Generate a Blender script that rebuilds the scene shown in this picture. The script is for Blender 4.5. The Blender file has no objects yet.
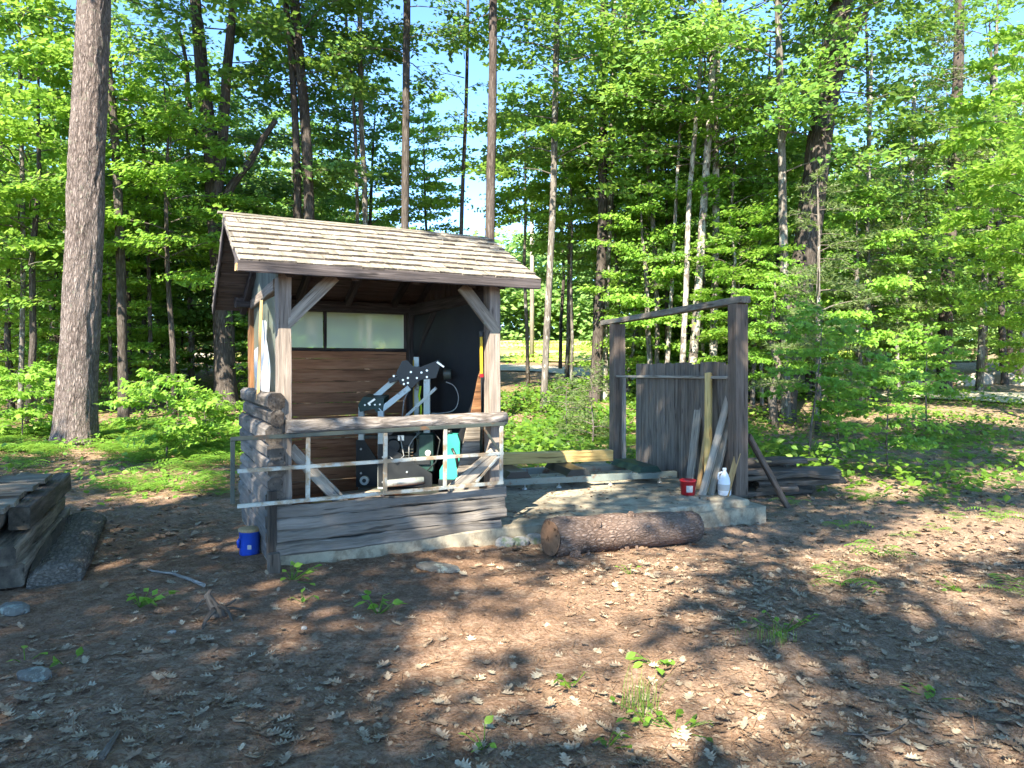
import bpy, math, random
import numpy as np
from mathutils import Vector, Matrix, noise

SEED = 7
rnd = random.Random(SEED)
R = np.random.default_rng(SEED)
SC = bpy.context.scene
COL = SC.collection
F_PX, HOR, CAM_H = 740.0, 365.0, 1.6
ORG = {}

# ---------------------------------------------------------------- helpers
def at(px, D, z):
    return Vector(((px - 512) / F_PX * D, D, z))

def pz(px, py, D):
    return Vector(((px - 512) / F_PX * D, D, CAM_H + (HOR - py) / F_PX * D))

def sstep(a, b, t):
    t = np.clip((t - a) / (b - a), 0, 1)
    return t * t * (3 - 2 * t)

def H(x, y):
    """height of the ground"""
    x = np.asarray(x, float); y = np.asarray(y, float)
    t = y - 13.5
    ramp = 0.072 * np.log1p(np.exp(np.clip(t * 0.8, -40, 40))) / 0.8
    ramp = np.minimum(ramp, 6.2 + 0.012 * np.maximum(y - 100, 0))
    dip = -0.12 * sstep(-0.5, 2.6, x) * sstep(5.0, 7.5, y) * (1 - sstep(11, 17, y))
    rise = 0.05 * sstep(-4, -9, x) * sstep(8, 14, y)
    n = (0.022 * np.sin(1.3 * x + 0.7 * y) * np.sin(0.9 * y - 0.6 * x + 1.0)
         + 0.012 * np.sin(3.1 * x - 1.7 * y + 2) * np.sin(2.3 * y + 1.1 * x)
         + 0.006 * np.sin(7.3 * x + 5.1 * y) * np.sin(6.1 * y - 4.7 * x + .5))
    return ramp + dip + rise + n

def Hs(x, y):
    return float(H(x, y))

def tag(o, label, cat, group=None):
    o['label'] = label; o['category'] = cat
    if group: o['group'] = group
    return o

def kind(o, k):
    o['kind'] = k
    return o

def empty(name, loc, rz=0.0):
    o = bpy.data.objects.new(name, None)
    COL.objects.link(o)
    o.empty_display_size = 0.1
    o.location = loc; o.rotation_euler = (0, 0, rz)
    ORG[o.name] = Vector(loc) if rz == 0 else Vector((0, 0, 0))
    return o

def thing(name, label, cat, loc, rz=0.0, group=None):
    return tag(empty(name, loc, rz), label, cat, group)

def np_mesh(name, V, polys, mats, midx=None, smooth=False, grain=None):
    """polys: list of (m,k) int arrays"""
    me = bpy.data.meshes.new(name)
    V = np.ascontiguousarray(V, dtype=np.float32)
    me.vertices.add(len(V)); me.vertices.foreach_set('co', V.ravel())
    loops = np.concatenate([p.ravel() for p in polys]).astype(np.int32)
    tot = np.concatenate([np.full(len(p), p.shape[1], np.int32) for p in polys])
    start = np.concatenate([[0], np.cumsum(tot)[:-1]]).astype(np.int32)
    me.loops.add(len(loops)); me.loops.foreach_set('vertex_index', loops)
    me.polygons.add(len(tot)); me.polygons.foreach_set('loop_start', start)
    if midx is not None:
        me.polygons.foreach_set('material_index', np.asarray(midx, np.int32))
    me.polygons.foreach_set('use_smooth', np.full(len(tot), smooth))
    if grain is not None:
        a = me.attributes.new('grain', 'FLOAT_VECTOR', 'POINT')
        a.data.foreach_set('vector', np.ascontiguousarray(grain, np.float32).ravel())
    me.update(calc_edges=True)
    me.validate()
    for m in (mats if isinstance(mats, (list, tuple)) else [mats]):
        me.materials.append(m)
    return me

def link(name, me, parent=None, loc=None):
    o = bpy.data.objects.new(name, me)
    COL.objects.link(o)
    if parent is not None: o.parent = parent
    if loc is not None: o.location = loc
    return o

class MB:
    def __init__(self):
        self.v = []; self.f = []; self.g = []; self.m = []; self.s = []; self.mi = 0
    def ring_skin(self, rings, grs, cap=True, smooth=False):
        b = len(self.v); n = len(rings[0])
        for r, g in zip(rings, grs):
            self.v.extend(r); self.g.extend(g)
        for i in range(len(rings) - 1):
            for k in range(n):
                a = b + i * n + k; c = b + i * n + (k + 1) % n
                self.f.append((a, c, c + n, a + n)); self.m.append(self.mi); self.s.append(smooth)
        if cap:
            self.f.append(tuple(b + k for k in range(n))[::-1]); self.m.append(self.mi); self.s.append(False)
            e = b + (len(rings) - 1) * n
            self.f.append(tuple(e + k for k in range(n))); self.m.append(self.mi); self.s.append(False)
    def plank(self, p0, p1, w, t, up=(0, 0, 1), seg=None, jit=0.003, cham=None, wane=0.0, bow=0.0):
        """a sawn board from p0 to p1, width across, thickness along up"""
        p0 = Vector(p0); p1 = Vector(p1); d = (p1 - p0); L = d.length; d.normalize()
        up = Vector(up)
        side = d.cross(up)
        if side.length < 1e-5: side = d.cross(Vector((1, 0, 0)))
        side.normalize(); upn = side.cross(d).normalized()
        if seg is None: seg = max(2, min(14, int(L / 0.18)))
        c = cham if cham is not None else min(0.006, 0.2 * min(w, t))
        hw, ht = w / 2, t / 2
        sec = [(-hw + c, -ht), (hw - c, -ht), (hw, -ht + c), (hw, ht - c), (hw - c, ht), (-hw + c, ht), (-hw, ht - c), (-hw, -ht + c)]
        off = Vector((rnd.uniform(0, 50), rnd.uniform(0, 50), rnd.uniform(0, 50)))
        rings, grs = [], []
        ph = rnd.uniform(0, 6); ph2 = rnd.uniform(0, 6)
        for i in range(seg + 1):
            s = i / seg; r = []; g = []
            b = math.sin(s * math.pi) * bow
            wl = wane * (math.sin(s * L * 4.3 + ph) * .6 + math.sin(s * L * 9.1 + ph2) * .4)
            wr = wane * (math.sin(s * L * 3.7 + ph2) * .6 + math.sin(s * L * 10.3 + ph) * .4)
            for (x, y) in sec:
                jx = rnd.uniform(-jit, jit); jy = rnd.uniform(-jit, jit) * .5
                xx = x + (wr if x > 0 else -wl) + jx
                p = p0 + d * (L * s + (rnd.uniform(-jit, jit) if i in (0, seg) else 0)) + side * xx + upn * (y + jy + b)
                r.append(p); g.append(off + Vector((L * s, x, y)))
            rings.append(r); grs.append(g)
        self.ring_skin(rings, grs)
        return self
    def box(self, c, l, w, h, rz=0.0, jit=0.0, cham=None):
        d = Vector((math.cos(rz), math.sin(rz), 0)); c = Vector(c)
        return self.plank(c - d * l / 2, c + d * l / 2, w, h, (0, 0, 1), seg=2, jit=jit, cham=cham)
    def tube(self, pts, rad, sides=8, jit=0.0, smooth=True, cap=True, flat=1.0, lobes=0.0):
        pts = [Vector(p) for p in pts]; n = len(pts)
        if not isinstance(rad, (list, tuple)): rad = [rad] * n
        off = Vector((rnd.uniform(0, 50), 0, 0))
        rings, grs = [], []; L = 0; ref = None
        ph = rnd.uniform(0, 6)
        for i in range(n):
            t = (pts[min(i + 1, n - 1)] - pts[max(i - 1, 0)]).normalized()
            if ref is None:
                ref = Vector((1, 0, 0)) if abs(t.x) < 0.8 else Vector((0, 1, 0))
            a = (ref - t * ref.dot(t)).normalized(); ref = a
            b = t.cross(a)
            if i: L += (pts[i] - pts[i - 1]).length
            r = []; g = []
            for k in range(sides):
                th = 2 * math.pi * k / sides
                rr = rad[i] * (1 + rnd.uniform(-jit, jit) + lobes * math.sin(3 * th + ph + L))
                r.append(pts[i] + a * (math.cos(th) * rr) + b * (math.sin(th) * rr * flat))
                g.append(off + Vector((L, math.cos(th) * rad[i], math.sin(th) * rad[i])))
            rings.append(r); grs.append(g)
        self.ring_skin(rings, grs, cap, smooth)
        return self
    def lathe(self, prof, c, sides=20, smooth=True, flat=1.0, cap=True):
        c = Vector(c); rings, grs = [], []
        for (r, z) in prof:
            rings.append([c + Vector((math.cos(2 * math.pi * k / sides) * r, math.sin(2 * math.pi * k / sides) * r * flat, z)) for k in range(sides)])
            grs.append([Vector((z, math.cos(2 * math.pi * k / sides) * r, math.sin(2 * math.pi * k / sides) * r)) for k in range(sides)])
        self.ring_skin(rings, grs, cap, smooth)
        return self
    def prism(self, poly, vec):
        """closed outline poly (3-D points) pushed along vec"""
        poly = [Vector(p) for p in poly]; vec = Vector(vec)
        g = [[Vector((p.x, p.y, p.z)) for p in poly], [Vector((p.x, p.y, p.z)) + vec for p in poly]]
        self.ring_skin([poly, [p + vec for p in poly]], g)
        return self
    def sheet(self, fn, nu, nv):
        b = len(self.v)
        for j in range(nv + 1):
            for i in range(nu + 1):
                p = Vector(fn(i / nu, j / nv)); self.v.append(p); self.g.append(p.copy())
        for j in range(nv):
            for i in range(nu):
                a = b + j * (nu + 1) + i
                self.f.append((a, a + 1, a + nu + 2, a + nu + 1)); self.m.append(self.mi); self.s.append(True)
        return self
    def rock(self, c, sx, sy, sz, sides=12, rows=7, rough=.18):
        c = Vector(c); rings, grs = [], []; off = rnd.uniform(0, 40)
        bump = [rnd.uniform(1 - rough, 1 + rough) for _ in range(sides)]
        for j in range(rows + 1):
            ph = -math.pi / 2 + math.pi * (j + .02) / (rows + .04)
            r = []
            for k in range(sides):
                th = 2 * math.pi * k / sides
                q = (0.6 * bump[k] + .4) * rnd.uniform(1 - rough * .4, 1 + rough * .4)
                cx = math.copysign(abs(math.cos(ph)) ** .7, math.cos(ph))
                sz_ = math.copysign(abs(math.sin(ph)) ** .8, math.sin(ph))
                r.append(c + Vector((math.cos(th) * cx * sx * q, math.sin(th) * cx * sy * q, sz_ * sz * rnd.uniform(.92, 1.06))))
            rings.append(r); grs.append([p + Vector((off, off, 0)) for p in r])
        self.ring_skin(rings, grs, True, False)
        return self
    def build(self, name, mats, parent=None, org=None):
        if org is None:
            org = ORG.get(parent.name, Vector((0, 0, 0))) if parent is not None else Vector((0, 0, 0))
        org = Vector(org)
        me = bpy.data.meshes.new(name)
        me.from_pydata([tuple(v - org) for v in self.v], [], self.f)
        me.polygons.foreach_set('material_index', np.asarray(self.m, np.int32))
        me.polygons.foreach_set('use_smooth', np.asarray(self.s, bool))
        a = me.attributes.new('grain', 'FLOAT_VECTOR', 'POINT')
        a.data.foreach_set('vector', np.asarray([tuple(g) for g in self.g], np.float32).ravel())
        for m in (mats if isinstance(mats, (list, tuple)) else [mats]):
            me.materials.append(m)
        me.update()
        o = link(name, me, parent)
        if parent is None: o.location = org
        else: ORG[o.name] = org
        return o

# ---------------------------------------------------------------- materials
class NT:
    def __init__(self, name):
        self.mat = bpy.data.materials.new(name); self.mat.use_nodes = True
        self.t = self.mat.node_tree; self.t.nodes.clear()
        self.out = self.t.nodes.new('ShaderNodeOutputMaterial')
    def n(self, typ, ins=None, **kw):
        nd = self.t.nodes.new(typ)
        for k, v in kw.items(): setattr(nd, k, v)
        for k, v in (ins or {}).items():
            if isinstance(v, bpy.types.NodeSocket): self.t.links.new(v, nd.inputs[k])
            else: nd.inputs[k].default_value = v
        return nd
    def l(self, a, b): self.t.links.new(a, b)
    def attr(self, nm='grain'): return self.n('ShaderNodeAttribute', attribute_name=nm).outputs['Vector']
    def obj(self): return self.n('ShaderNodeTexCoord').outputs['Object']
    def pos(self): return self.n('ShaderNodeNewGeometry').outputs['Position']
    def scale(self, v, s):
        return self.n('ShaderNodeVectorMath', {0: v, 1: s}, operation='MULTIPLY').outputs[0]
    def noise(self, v, sc, det=4, rough=.55, dist=0.0):
        return self.n('ShaderNodeTexNoise', {'Vector': v, 'Scale': sc, 'Detail': det, 'Roughness': rough, 'Distortion': dist}).outputs['Fac']
    def ramp(self, fac, stops, interp='LINEAR'):
        r = self.n('ShaderNodeValToRGB', {'Fac': fac}); cr = r.color_ramp; cr.interpolation = interp
        while len(cr.elements) < len(stops): cr.elements.new(.5)
        for e, (p, c) in zip(cr.elements, stops):
            e.position = p; e.color = (*c, 1) if len(c) == 3 else c
        return r.outputs['Color']
    def rng(self, v, a, b, c=0.0, d=1.0):
        return self.n('ShaderNodeMapRange', {0: v, 1: a, 2: b, 3: c, 4: d}).outputs[0]
    def math(self, op, a, b=0.0):
        return self.n('ShaderNodeMath', {0: a, 1: b}, operation=op).outputs[0]
    def mix(self, f, a, b, blend='MIX'):
        m = self.n('ShaderNodeMix', data_type='RGBA', blend_type=blend)
        for i, v in ((0, f), (6, a), (7, b)):
            if isinstance(v, bpy.types.NodeSocket): self.l(v, m.inputs[i])
            else: m.inputs[i].default_value = v if not isinstance(v, tuple) or len(v) == 4 else (*v, 1)
        return m.outputs[2]
    def bump(self, h, st, dist, prev=None):
        ins = {'Height': h, 'Strength': st, 'Distance': dist}
        if prev is not None: ins['Normal'] = prev
        return self.n('ShaderNodeBump', ins).outputs[0]
    def princ(self, col, rough=.8, bump=None, **kw):
        ins = {'Base Color': col if isinstance(col, bpy.types.NodeSocket) else (*col, 1), 'Roughness': rough}
        ins.update(kw)
        p = self.n('ShaderNodeBsdfPrincipled', ins)
        if bump is not None: self.l(bump, p.inputs['Normal'])
        self.l(p.outputs[0], self.out.inputs[0])
        return p

def wood_mat(name, dark, mid, light, grain=28, bump=.5, rough=.85, stain=.35, lichen=None, knots=True):
    t = NT(name); g = t.attr()
    gv = t.scale(g, (1.6, grain, grain))
    a = t.noise(gv, 1.0, 6, .62, .3)
    fine = t.noise(t.scale(g, (5, grain * 4, grain * 4)), 1.0, 3, .6)
    col = t.ramp(t.math('ADD', t.math('MULTIPLY', a, .72), t.math('MULTIPLY', fine, .28)), [(.36, dark), (.5, mid), (.64, light)])
    big = t.noise(t.scale(g, (1.2, 4, 4)), 1.0, 3, .5)
    col = t.mix(t.rng(big, .35, .7, 0, stain), col, tuple(c * .45 for c in dark))
    per = t.noise(t.scale(g, (.02, .02, .02)), 9, 0)
    col = t.mix(t.rng(per, .3, .7, 0, .4), col, light)
    if knots:
        vo = t.n('ShaderNodeTexVoronoi', {'Vector': t.scale(g, (2.2, 7, 7)), 'Scale': 1.0}).outputs['Distance']
        col = t.mix(t.rng(vo, .04, .12, .75, 0), col, tuple(c * .5 for c in dark))
    if lichen:
        li = t.noise(g, 14, 6, .7)
        col = t.mix(t.rng(li, .56, .68, 0, .7), col, lichen)
    crk = t.noise(t.scale(g, (2.5, grain * 2.2, grain * 2.2)), 1.0, 2, .5)
    col = t.mix(t.rng(crk, .30, .37, .7, 0), col, tuple(c * .3 for c in dark))
    b = t.bump(a, min(1, bump * 1.5), .012); b = t.bump(fine, bump, .004, b); b = t.bump(crk, .6, .008, b)
    t.princ(col, rough, b, **{'Specular IOR Level': .25})
    return t.mat

def bark_mat(name, dark, mid, light, ridge=26, bump=1.0, patch=None, pscale=5, pth=(.5, .56), lichen=None, stretch=.14, bd=.03):
    t = NT(name); g = t.attr()
    gv = t.scale(g, (ridge * stretch, ridge, ridge))
    wb = t.n('ShaderNodeTexNoise', {'Vector': gv, 'Scale': .9, 'Detail': 4.0}).outputs['Color']
    gv = t.n('ShaderNodeVectorMath', {0: gv, 1: t.scale(wb, (1.6, 1.6, 1.6))}, operation='ADD').outputs[0]
    vo = t.n('ShaderNodeTexVoronoi', {'Vector': gv, 'Scale': 1.0, 'Randomness': 1.0}, feature='DISTANCE_TO_EDGE')
    ns = t.noise(gv, 1.3, 6, .65, .8)
    hh = t.math('ADD', t.math('MULTIPLY', t.rng(vo.outputs['Distance'], 0, .4), .42), t.math('MULTIPLY', ns, .85))
    col = t.ramp(hh, [(.28, dark), (.55, mid), (.85, light)])
    big = t.noise(t.scale(g, (1.1, 3, 3)), 1.0, 3)
    col = t.mix(t.rng(big, .4, .68, 0, .35), col, light)
    if patch:
        pn = t.noise(t.scale(g, (.7, 1.2, 1.2)), pscale, 5, .6)
        col = t.mix(t.rng(pn, pth[0], pth[1]), col, patch)
    if lichen:
        li = t.noise(g, 9, 6, .7)
        col = t.mix(t.rng(li, .58, .68, 0, .6), col, lichen)
    b = t.bump(hh, bump, bd)
    t.princ(col, .92, b, **{'Specular IOR Level': .15})
    return t.mat

def leaf_mat(name, cols, trans=.5, rough=.5):
    t = NT(name)
    isl = t.n('ShaderNodeNewGeometry').outputs['Random Per Island']
    oi = t.n('ShaderNodeObjectInfo').outputs['Random']
    f = t.math('ADD', t.math('MULTIPLY', isl, .7), t.math('MULTIPLY', oi, .3))
    col = t.ramp(f, [(i / (len(cols) - 1), c) for i, c in enumerate(cols)])
    p = t.n('ShaderNodeBsdfPrincipled', {'Base Color': col, 'Roughness': rough, 'Specular IOR Level': .3})
    tr = t.n('ShaderNodeBsdfTranslucent', {'Color': t.mix(.6, col, (.40, .62, .10), 'MIX')})
    mx = t.n('ShaderNodeMixShader', {0: trans, 1: p.outputs[0], 2: tr.outputs[0]})
    t.l(mx.outputs[0], t.out.inputs[0])
    return t.mat

def litter_mat(name, cols):
    t = NT(name)
    isl = t.n('ShaderNodeNewGeometry').outputs['Random Per Island']
    col = t.ramp(isl, [(i / (len(cols) - 1), c) for i, c in enumerate(cols)])
    nz = t.noise(t.obj(), 60, 3)
    col = t.mix(t.rng(nz, .4, .7, 0, .45), col, (.09, .06, .04))
    t.princ(col, .75, None, **{'Specular IOR Level': .25})
    return t.mat

def metal_mat(name, base, rust=.3, rough=.45, metallic=.75, rcol=(.16, .07, .03)):
    t = NT(name); g = t.obj()
    n1 = t.noise(g, 9, 6, .65)
    col = t.mix(t.rng(n1, .62 - rust * .35, .72 - rust * .3, 0, .85 if rust > 0 else 0), base, rcol)
    n2 = t.noise(g, 60, 3)
    col = t.mix(t.rng(n2, .3, .8, 0, .25), col, tuple(c * .5 for c in base))
    t.princ(col, rough, t.bump(n2, .15, .001), Metallic=metallic)
    return t.mat

def paint_mat(name, col, rough=.45, dirt=.25, spec=.4):
    t = NT(name); g = t.obj()
    n1 = t.noise(g, 14, 5, .65)
    c = t.mix(t.rng(n1, .45, .75, 0, dirt), col, tuple(.4 * x + .03 for x in col))
    t.princ(c, rough, t.bump(t.noise(g, 80, 2), .08, .001), **{'Specular IOR Level': spec})
    return t.mat

M = {}
M['post'] = wood_mat('weathered_post_wood', (.085, .066, .053), (.20, .16, .132), (.36, .30, .255), 24)
M['siding'] = wood_mat('bark_edged_siding', (.038, .033, .028), (.135, .117, .10), (.28, .245, .215), 15, 1.0, stain=.85)
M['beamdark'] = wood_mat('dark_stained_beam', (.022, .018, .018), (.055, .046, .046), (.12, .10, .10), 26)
M['brown'] = wood_mat('red_brown_boards', (.17, .068, .035), (.42, .18, .095), (.55, .28, .16), 18, .5)
M['brownpost'] = wood_mat('brown_post', (.07, .03, .015), (.20, .09, .04), (.33, .17, .08), 22)
M['roofdeck'] = wood_mat('dark_roof_boards', (.045, .032, .028), (.10, .073, .065), (.17, .13, .115), 20)
M['shingle'] = wood_mat('weathered_shingles', (.115, .103, .085), (.235, .208, .17), (.355, .32, .27), 34, .8, lichen=(.17, .165, .11), stain=.4, knots=False)
M['fence'] = wood_mat('grey_brown_planks', (.055, .043, .034), (.13, .105, .088), (.23, .195, .165), 22)
M['gatepost'] = wood_mat('dark_brown_timber', (.04, .027, .02), (.105, .075, .058), (.18, .14, .115), 20)
M['greyboard'] = wood_mat('silver_grey_board', (.12, .10, .08), (.28, .24, .20), (.42, .37, .31), 26)
M['newwood'] = wood_mat('fresh_sawn_lumber', (.34, .20, .06), (.52, .34, .12), (.62, .45, .20), 18, .2, stain=.12)
M['orangewood'] = wood_mat('orange_board', (.22, .12, .05), (.40, .25, .11), (.52, .36, .19), 20, .3)
M['oldtimber'] = wood_mat('old_grey_timber', (.045, .036, .028), (.165, .137, .108), (.34, .285, .225), 14, 1.0, lichen=(.20, .23, .18))
M['greenwood'] = wood_mat('green_grey_boards', (.035, .045, .04), (.075, .09, .08), (.13, .15, .13), 20)
M['endgrain'] = wood_mat('cut_log_end', (.08, .04, .024), (.18, .095, .055), (.29, .165, .10), 12, .4)
M['stackend'] = wood_mat('weathered_timber_end', (.03, .026, .021), (.085, .072, .058), (.16, .138, .112), 7, 1.0, stain=.8)
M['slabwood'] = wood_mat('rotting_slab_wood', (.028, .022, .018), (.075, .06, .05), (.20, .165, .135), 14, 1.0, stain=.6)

M['oakbark'] = bark_mat('furrowed_oak_bark', (.022, .016, .014), (.125, .098, .088), (.29, .24, .22), 30, 1.0, lichen=(.18, .20, .15), bd=.05, stretch=.2)
M['darkbark'] = bark_mat('dark_bark', (.018, .014, .011), (.058, .047, .04), (.13, .11, .097), 24)
M['brownbark'] = bark_mat('brown_pine_bark', (.022, .016, .013), (.07, .054, .046), (.135, .11, .096), 22)
M['greybark'] = bark_mat('grey_maple_bark', (.035, .029, .023), (.115, .10, .085), (.22, .195, .17), 20, .8, patch=(.30, .29, .255), pscale=6, pth=(.56, .62))
M['birchbark'] = bark_mat('pale_birch_bark', (.04, .03, .025), (.12, .10, .085), (.2, .18, .16), 16, .6, patch=(.34, .32, .285), pscale=7, pth=(.47, .53))
M['logbark'] = bark_mat('scaly_log_bark', (.045, .027, .019), (.15, .10, .078), (.29, .22, .185), 40, 1.0, stretch=.4, bd=.03)
M['slabbark'] = bark_mat('grey_slab_bark', (.04, .034, .03), (.13, .115, .10), (.24, .215, .19), 26, 1.0, stretch=.35, bd=.03)
M['logwall'] = bark_mat('weathered_log_wall', (.05, .042, .036), (.155, .132, .118), (.31, .275, .25), 14, 1.0, stretch=.3, bd=.02)
M['twig'] = bark_mat('twig_bark', (.05, .04, .03), (.11, .09, .075), (.2, .175, .15), 30, .3)
M['deadwood'] = bark_mat('dead_grey_wood', (.10, .09, .08), (.24, .22, .2), (.38, .36, .33), 30, .5)

M['leaf'] = leaf_mat('maple_leaves', [(.06, .15, .035), (.105, .235, .045), (.16, .31, .06), (.23, .38, .08)])
M['leafdark'] = leaf_mat('oak_leaves', [(.042, .115, .04), (.07, .165, .042), (.105, .22, .048), (.15, .28, .06)], .35)
M['leafbright'] = leaf_mat('sunny_sapling_leaves', [(.10, .25, .035), (.15, .32, .045), (.2, .38, .055), (.27, .43, .075)], .45)
M['leaffar'] = leaf_mat('far_leaves', [(.10, .20, .06), (.16, .28, .085), (.22, .34, .10), (.28, .40, .13)], .4)
M['needle'] = leaf_mat('pine_needles', [(.07, .12, .045), (.11, .165, .06), (.16, .205, .075), (.2, .22, .085)], .25)
M['hemlock'] = leaf_mat('hemlock_needles', [(.03, .06, .02), (.055, .09, .028), (.09, .115, .04), (.13, .14, .055)], .25)
M['fern'] = leaf_mat('fern_fronds', [(.07, .18, .03), (.11, .245, .035), (.155, .30, .04), (.20, .33, .055)], .4)
M['herb'] = leaf_mat('low_green_plants', [(.035, .095, .016), (.06, .145, .018), (.1, .20, .02), (.15, .24, .028)], .35)
M['grassblade'] = leaf_mat('grass_blades', [(.07, .15, .02), (.12, .21, .03), (.2, .26, .05)], .3)
M['logside'] = wood_mat('grey_log_side', (.04, .033, .028), (.135, .115, .10), (.29, .255, .23), 12, .8, stain=.9)
M['litter'] = litter_mat('dry_oak_leaves', [(.14, .088, .055), (.25, .17, .115), (.32, .24, .165), (.40, .32, .23), (.21, .13, .085), (.38, .31, .215)])
M['paleleaf'] = litter_mat('pale_oak_leaves', [(.26, .21, .15), (.35, .295, .215), (.42, .37, .28), (.31, .25, .175)])
M['litterdark'] = litter_mat('brown_dry_leaves', [(.11, .07, .045), (.2, .135, .09), (.28, .205, .14), (.34, .26, .18), (.17, .105, .07)])
M['needlelitter'] = litter_mat('dry_needles', [(.11, .055, .03), (.2, .11, .062), (.28, .17, .1), (.16, .09, .052)])

M['galv'] = metal_mat('galvanised_steel', (.50, .54, .51), .12, .5, .3)
M['rustgalv'] = metal_mat('rusty_galvanised_steel', (.46, .47, .42), .5, .55, .15, (.28, .17, .08))
M['darksteel'] = metal_mat('dark_green_steel', (.055, .068, .058), .12, .5, .3)
M['black'] = paint_mat('black_paint', (.016, .018, .019), .4)
M['greenpaint'] = paint_mat('dark_green_paint', (.010, .040, .032), .45)
M['teal'] = paint_mat('bright_teal_plastic', (.028, .31, .26), .35, .1)
M['palegalv'] = metal_mat('pale_machine_steel', (.60, .66, .63), .05, .5, .1)
M['trackgalv'] = metal_mat('dull_track_steel', (.20, .235, .21), .2, .55, .25)
M['bolt'] = metal_mat('bright_bolt', (.75, .75, .72), 0, .3, .8)
M['blue'] = paint_mat('blue_plastic', (.01, .085, .52), .35, .15)
M['red'] = paint_mat('red_plastic', (.38, .014, .02), .4, .25)
M['white'] = paint_mat('white_plastic', (.72, .74, .78), .35, .1)
M['labelpaper'] = paint_mat('paper_label', (.48, .45, .43), .7, .4)
M['yellow'] = paint_mat('yellow_paint', (.55, .36, .02), .5, .25)
M['tarp'] = paint_mat('black_tarp', (.020, .023, .028), .6, .3, .25)
M['wire'] = paint_mat('grey_cable', (.35, .35, .34), .5)
M['chips'] = litter_mat('wood_chips', [(.26, .17, .09), (.38, .27, .15), (.32, .22, .12)])
M['lime'] = paint_mat('lime_hose', (.45, .62, .03), .4, .1)
M['whitesheet'] = None

def plastic_sheet(name, col, trans, alpha):
    t = NT(name); g = t.obj()
    n1 = t.noise(t.scale(g, (1, 1, .5)), 5, 4)
    d = t.n('ShaderNodeBsdfPrincipled', {'Base Color': t.mix(t.rng(n1, .4, .7, 0, .3), col, tuple(c * .6 for c in col)), 'Roughness': .35})
    tl = t.n('ShaderNodeBsdfTranslucent', {'Color': (*col, 1)})
    rf = t.n('ShaderNodeBsdfRefraction', {'Color': (.85, .9, .82, 1), 'Roughness': .42, 'IOR': 1.02})
    a = t.n('ShaderNodeMixShader', {0: trans, 1: d.outputs[0], 2: tl.outputs[0]})
    b = t.n('ShaderNodeMixShader', {0: alpha, 1: rf.outputs[0], 2: a.outputs[0]})
    t.l(b.outputs[0], t.out.inputs[0])
    return t.mat
M['whitesheet'] = plastic_sheet('white_plastic_sheet', (.78, .80, .86), .3, 1.0)
M['frost'] = plastic_sheet('cloudy_plastic_sheet', (.40, .46, .38), .5, .55)
M['pane'] = plastic_sheet('frosted_window_plastic', (.74, .80, .72), .8, .78)

def concrete():
    t = NT('mossy_concrete'); g = t.obj()
    n1 = t.noise(g, 2.2, 6, .6); n2 = t.noise(g, 30, 5, .6); n3 = t.noise(g, 7, 5, .7)
    col = t.ramp(n1, [(.3, (.20, .175, .125)), (.55, (.36, .31, .225)), (.75, (.46, .395, .295))])
    col = t.mix(t.rng(n3, .44, .62, 0, .75), col, (.14, .105, .072))
    col = t.mix(t.rng(n2, .5, .7, 0, .3), col, (.15, .15, .11))
    t.princ(col, .9, t.bump(n2, .5, .004))
    return t.mat
M['concrete'] = concrete()

def stone(name, a, b, li=None):
    t = NT(name); g = t.attr()
    n1 = t.noise(g, 5, 6, .65); n2 = t.noise(g, 40, 4)
    col = t.mix(t.rng(n1, .35, .65), a, b)
    if li: col = t.mix(t.rng(t.noise(g, 9, 6, .7), .52, .6, 0, .85), col, li)
    t.princ(col, .9, t.bump(n2, .6, .006))
    return t.mat
M['stone'] = stone('field_stone', (.18, .17, .155), (.36, .34, .31), (.13, .17, .08))
M['palestone'] = stone('pale_boulder', (.27, .23, .185), (.42, .365, .30))
M['lichenstone'] = stone('lichen_rock', (.07, .066, .058), (.14, .135, .12), (.25, .28, .24))

def ground_mat():
    t = NT('forest_floor'); p = t.pos()
    sx = t.n('ShaderNodeSeparateXYZ', {0: p})
    X, Y = sx.outputs[0], sx.outputs[1]
    n1 = t.noise(p, .9, 5, .6); n2 = t.noise(p, 6, 6, .65); n3 = t.noise(p, 55, 5, .7)
    v = t.n('ShaderNodeTexVoronoi', {'Vector': t.scale(p, (1, 1.6, 1)), 'Scale': 24.0}).outputs['Color']
    vv = t.n('ShaderNodeSeparateColor', {0: v}).outputs[0]
    col = t.ramp(n3, [(.3, (.11, .06, .038)), (.45, (.235, .142, .094)), (.6, (.345, .225, .157)), (.75, (.44, .32, .235))])
    col = t.mix(t.rng(n2, .38, .64, 0, .65), col, (.10, .055, .033))
    col = t.mix(t.math('MULTIPLY', t.rng(vv, .55, .8, 0, .55), t.rng(n1, .35, .6)), col, (.36, .27, .195))
    # leafier, paler to the right
    rt = t.math('MULTIPLY', t.rng(X, -.5, 2.5), t.rng(n2, .3, .6, .3, .75))
    col = t.mix(rt, col, t.ramp(n3, [(.3, (.12, .078, .05)), (.5, (.29, .205, .15)), (.7, (.45, .35, .265))]))
    # moss and low green under the trees
    gm = t.math('MULTIPLY', t.rng(Y, 7.5, 10.5), t.rng(n2, .44, .62, 0, .6))
    col = t.mix(gm, col, t.mix(n3, (.035, .06, .012), (.10, .15, .03)))
    t.princ(col, .95, t.bump(n3, .9, .02, t.bump(n2, .5, .04)), **{'Specular IOR Level': .1})
    return t.mat
M['ground'] = ground_mat()

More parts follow.
